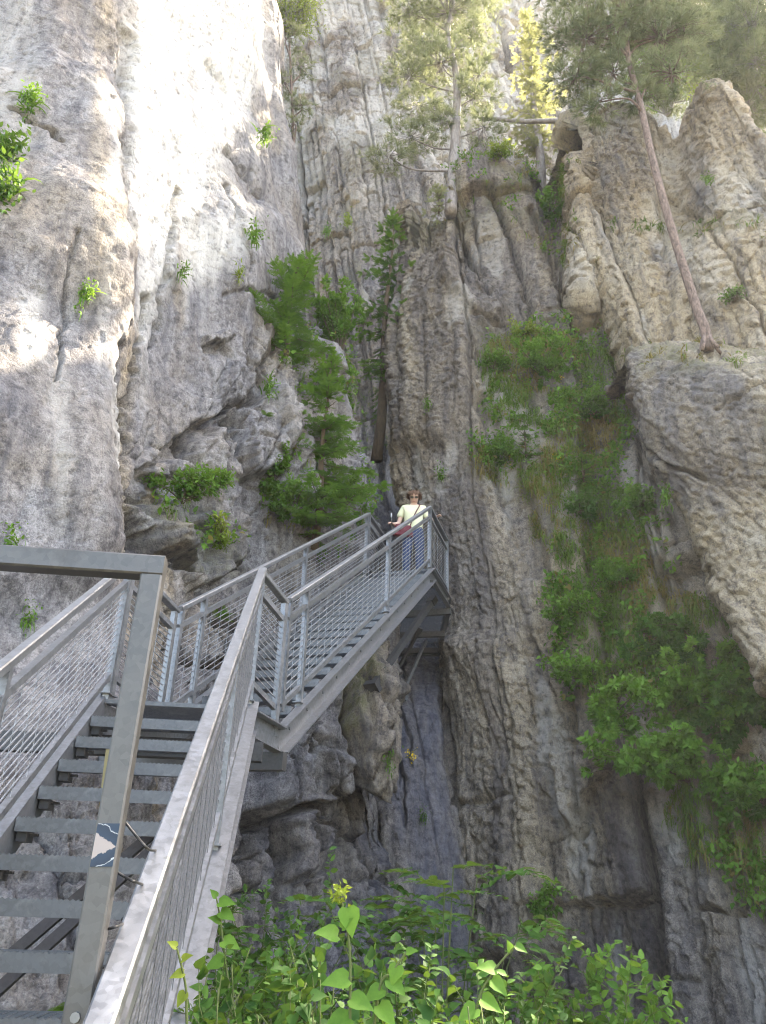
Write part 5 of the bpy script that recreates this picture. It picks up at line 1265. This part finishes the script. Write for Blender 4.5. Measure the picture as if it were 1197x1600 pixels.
def hand(k, pts_palm, fdirs, side):
    w = np.array(Vb[k]); d = unit(np.array(pts_palm)-w); pk = chain([tuple(w+d*.045), tuple(w+d*.075)], [(.030, .016), (.030, .015)], k)
    pc = np.array(Vb[pk]); sd = np.array(side)
    for j, (f, ln) in enumerate(zip((-1.2, -.4, .4, 1.2), (.055, .068, .064, .05))):
        a = pc+sd*f*.0145+d*.012; b = a+d*ln*.5+np.array([0, 0, -.008]); c = b+d*ln*.3+np.array([0, 0, -.026]); chain([tuple(a), tuple(b), tuple(c)], [.0085, .008, .007], pk)
    a = w+d*.03-sd*.03; b = a+d*.03-sd*.014+np.array([0, 0, -.012]); chain([tuple(a), tuple(b)], [.010, .008], pk-1)
hand(aR, (-.36, -.24, .885), None, (.9, -.35, 0)); hand(aL, (.40, -.09, 1.085), None, (.4, .9, 0))
for sx in (-1, 1):
    chain([(sx*.085, 0, .80), (sx*.10, -.01+.03*(sx > 0), .45), (sx*.105, .02, .10), (sx*.11, -.03, .045), (sx*.12, -.12, .03)], [.088, .058, .04, .036, .03], 0)
def face(m):
    for v in m.vertices:
        x, y, z = v.co
        if y < -.05 and z > 1.38:
            dx = x-.008; n_ = math.exp(-(dx/.013)**2-((z-1.448)/.020)**2); v.co.y -= .022*n_
            v.co.y -= .006*math.exp(-(dx/.03)**2-((z-1.395)/.014)**2)
            for e in (-1, 1): v.co.y += .008*math.exp(-((dx-e*.03)/.014)**2-((z-1.472)/.012)**2)
    nod_mesh(m)
body = skin_mesh('body', Vb, Eb, SKIN, Rb, wm, 2, 0, face)
tv = [(0, .0, .77), (0, .0, .94), (0, .0, 1.12), (0, .0, 1.245), (0, .004, 1.30)]; tr_ = [(.182, .135), (.168, .128), (.172, .128), (.150, .105), (.075, .07)]; te = [(0, 1), (1, 2), (2, 3), (3, 4)]
for pts in ([(-.155, 0, 1.255), (-.205, .008, 1.145), (-.232, .008, 1.085)], [(.155, 0, 1.255), (.21, .02, 1.15), (.238, .03, 1.09)]):
    k = 3
    for p, r in zip(pts, (.070, .066, .068)): tv.append(p); tr_.append(r); te.append((k, len(tv)-1)); k = len(tv)-1
skin_mesh('shirt', tv, te, TEE, tr_, wm, 2)
jv = [(0, .0, 1.0), (0, .0, .84)]; jr = [(.148, .112), (.168, .122)]; je = [(0, 1)]
for sx in (-1, 1):
    k = 1
    for p, r in zip([(sx*.088, 0, .74), (sx*.10, -.01+.03*(sx > 0), .46), (sx*.106, .02, .09)], (.104, .076, .066)): jv.append(p); jr.append(r); je.append((k, len(jv)-1)); k = len(jv)-1
skin_mesh('jeans', jv, je, JEAN, jr, wm, 2)
for sx in (-1, 1): skin_mesh('shoe', [(sx*.108, .05, .045), (sx*.11, -.04, .045), (sx*.12, -.15, .035)], [(0, 1), (1, 2)], SHOE, [(.04, .042), (.042, .045), (.036, .030)], wm, 2)
# hair: cap, fringe and side locks, as a field of tapered strands over the skull
L = Leaves(); n = 2600; d = unit(rng.normal(size=(n, 3))); keep = (d[:, 2] > -.38) & ~((d[:, 1] < -.30) & (d[:, 2] < .60)) ; d = d[keep]
c = np.array([.007, .0, 1.487]); p = c+d*np.array([.090, .100, .094]); fl = unit(np.stack([d[:, 0]*.9, d[:, 1]*.5, np.full(len(d), -.55)], 1)+rng.normal(size=(len(d), 3))*.42)
bl = t_blade(.5); bl[0][:, 0] *= 3.2; L.add(bl, p, fl, d, .065*rnd(.6, 1.2, len(d)), rnd(0, 1, len(d))); ho = L.build('hair', HAIR, None); ho.parent = wm; nod_mesh(ho.data)
q = MB()
for sx in (-1, 1):
    cx = .008+sx*.034; q.prism(Vector((cx, -.118, 1.470)), Vector((cx+sx*.004, -.104, 1.470)), Vector((1, 0, 0)), Z, [(.028*cos(k*pi/6), .019*sin(k*pi/6)) for k in range(12)]); q.bar((cx+sx*.028, -.104, 1.476), (.008+sx*.086, .0, 1.474), .005, .008)
q.bar((-.02, -.113, 1.476), (.036, -.113, 1.476), .006, .006)
o = link('sunglasses', q.mesh('sunglasses', LENS), wm); nod_mesh(o.data)
q = MB(); q.tube([(-.020, -.100, 1.408), (-.006, -.110, 1.402), (.008, -.113, 1.401), (.022, -.110, 1.402), (.036, -.100, 1.408)], .005, 6); o = link('lips', q.mesh('lips', LIP, True), wm); nod_mesh(o.data)
# shoulder bag and pole
bgT = thing('shoulder_bag', 'maroon shoulder bag hanging at the hip of the woman', 'bag', (px0[0]-.17, px0[1]-.10, px0[2]+.80)); bgT.rotation_euler = (0, 0, radians(12))
bm = bmesh.new(); bmesh.ops.create_cube(bm, size=1); bmesh.ops.scale(bm, vec=(.30, .10, .20), verts=bm.verts)
for v in bm.verts: v.co.x *= 1.1 if v.co.z < 0 else .85
bmesh.ops.bevel(bm, geom=bm.edges[:], offset=.03, segments=3, affect='EDGES', profile=.6); me = bpy.data.meshes.new('pouch'); bm.to_mesh(me); bm.free(); me.materials.append(MAROON); link('pouch', me, bgT)
q = MB(); q.bar((-.12, -.053, .02), (.12, -.053, .02), .012, .09, bev=.003); link('flap', q.mesh('flap', MAROON), bgT)
R3 = Matrix.Rotation(-radians(12), 3, 'Z')
w2b = lambda v: R3 @ (Vector(px0)+Vector(v)-bgT.location)
pts = [w2b(v) for v in [(-.06, -.12, .88), (-.02, -.150, 1.0), (.03, -.150, 1.12), (.075, -.128, 1.22), (.10, -.06, 1.305), (.10, .02, 1.325), (.08, .11, 1.25), (-.05, .14, 1.05), (-.2, .10, .9)]]
q = MB(); q.tube(smooth(pts, 5), .009, 6); link('strap', q.mesh('strap', MAROON, True), bgT)
pt_ = thing('trekking_pole', 'black trekking pole with a white grip band beside the woman', 'pole', (px0[0]-.36, px0[1]-.235, px0[2]))
q = MB(); q.tube([(.02, .0, .004), (.0, .0, .86)], .009, 8); link('shaft', q.mesh('shaft', LENS, True), pt_)
q = MB(); q.tube([(.0, 0, .86), (-.002, 0, .93), (-.004, 0, .97)], .017, 8, .014); link('grip', q.mesh('grip', LENS, True), pt_)
q = MB(); q.tube([(-.004, 0, .97), (-.006, 0, 1.04)], .014, 8, .012); link('grip_band', q.mesh('grip_band', SHOE, True), pt_)
# ------------------------------------------------------------------ haze volume added to imitate lens glare
q = MB(); q.box((8, 24, 36), (150, 110, 78)); 
hm = bpy.data.materials.new('haze'); hm.use_nodes = True; n_ = hm.node_tree.nodes; l_ = hm.node_tree.links
n_.remove(n_['Principled BSDF']); v = n_.new('ShaderNodeVolumePrincipled'); v.inputs['Color'].default_value = (.93, .95, 1, 1); v.inputs['Density'].default_value = .0010; v.inputs['Anisotropy'].default_value = .25
l_.new(v.outputs[0], n_['Material Output'].inputs['Volume'])
tag(q.build('haze', hm), 'thin added haze that stands in for lens glare', None, kind='stuff')
SC.cycles.volume_bounces = 0
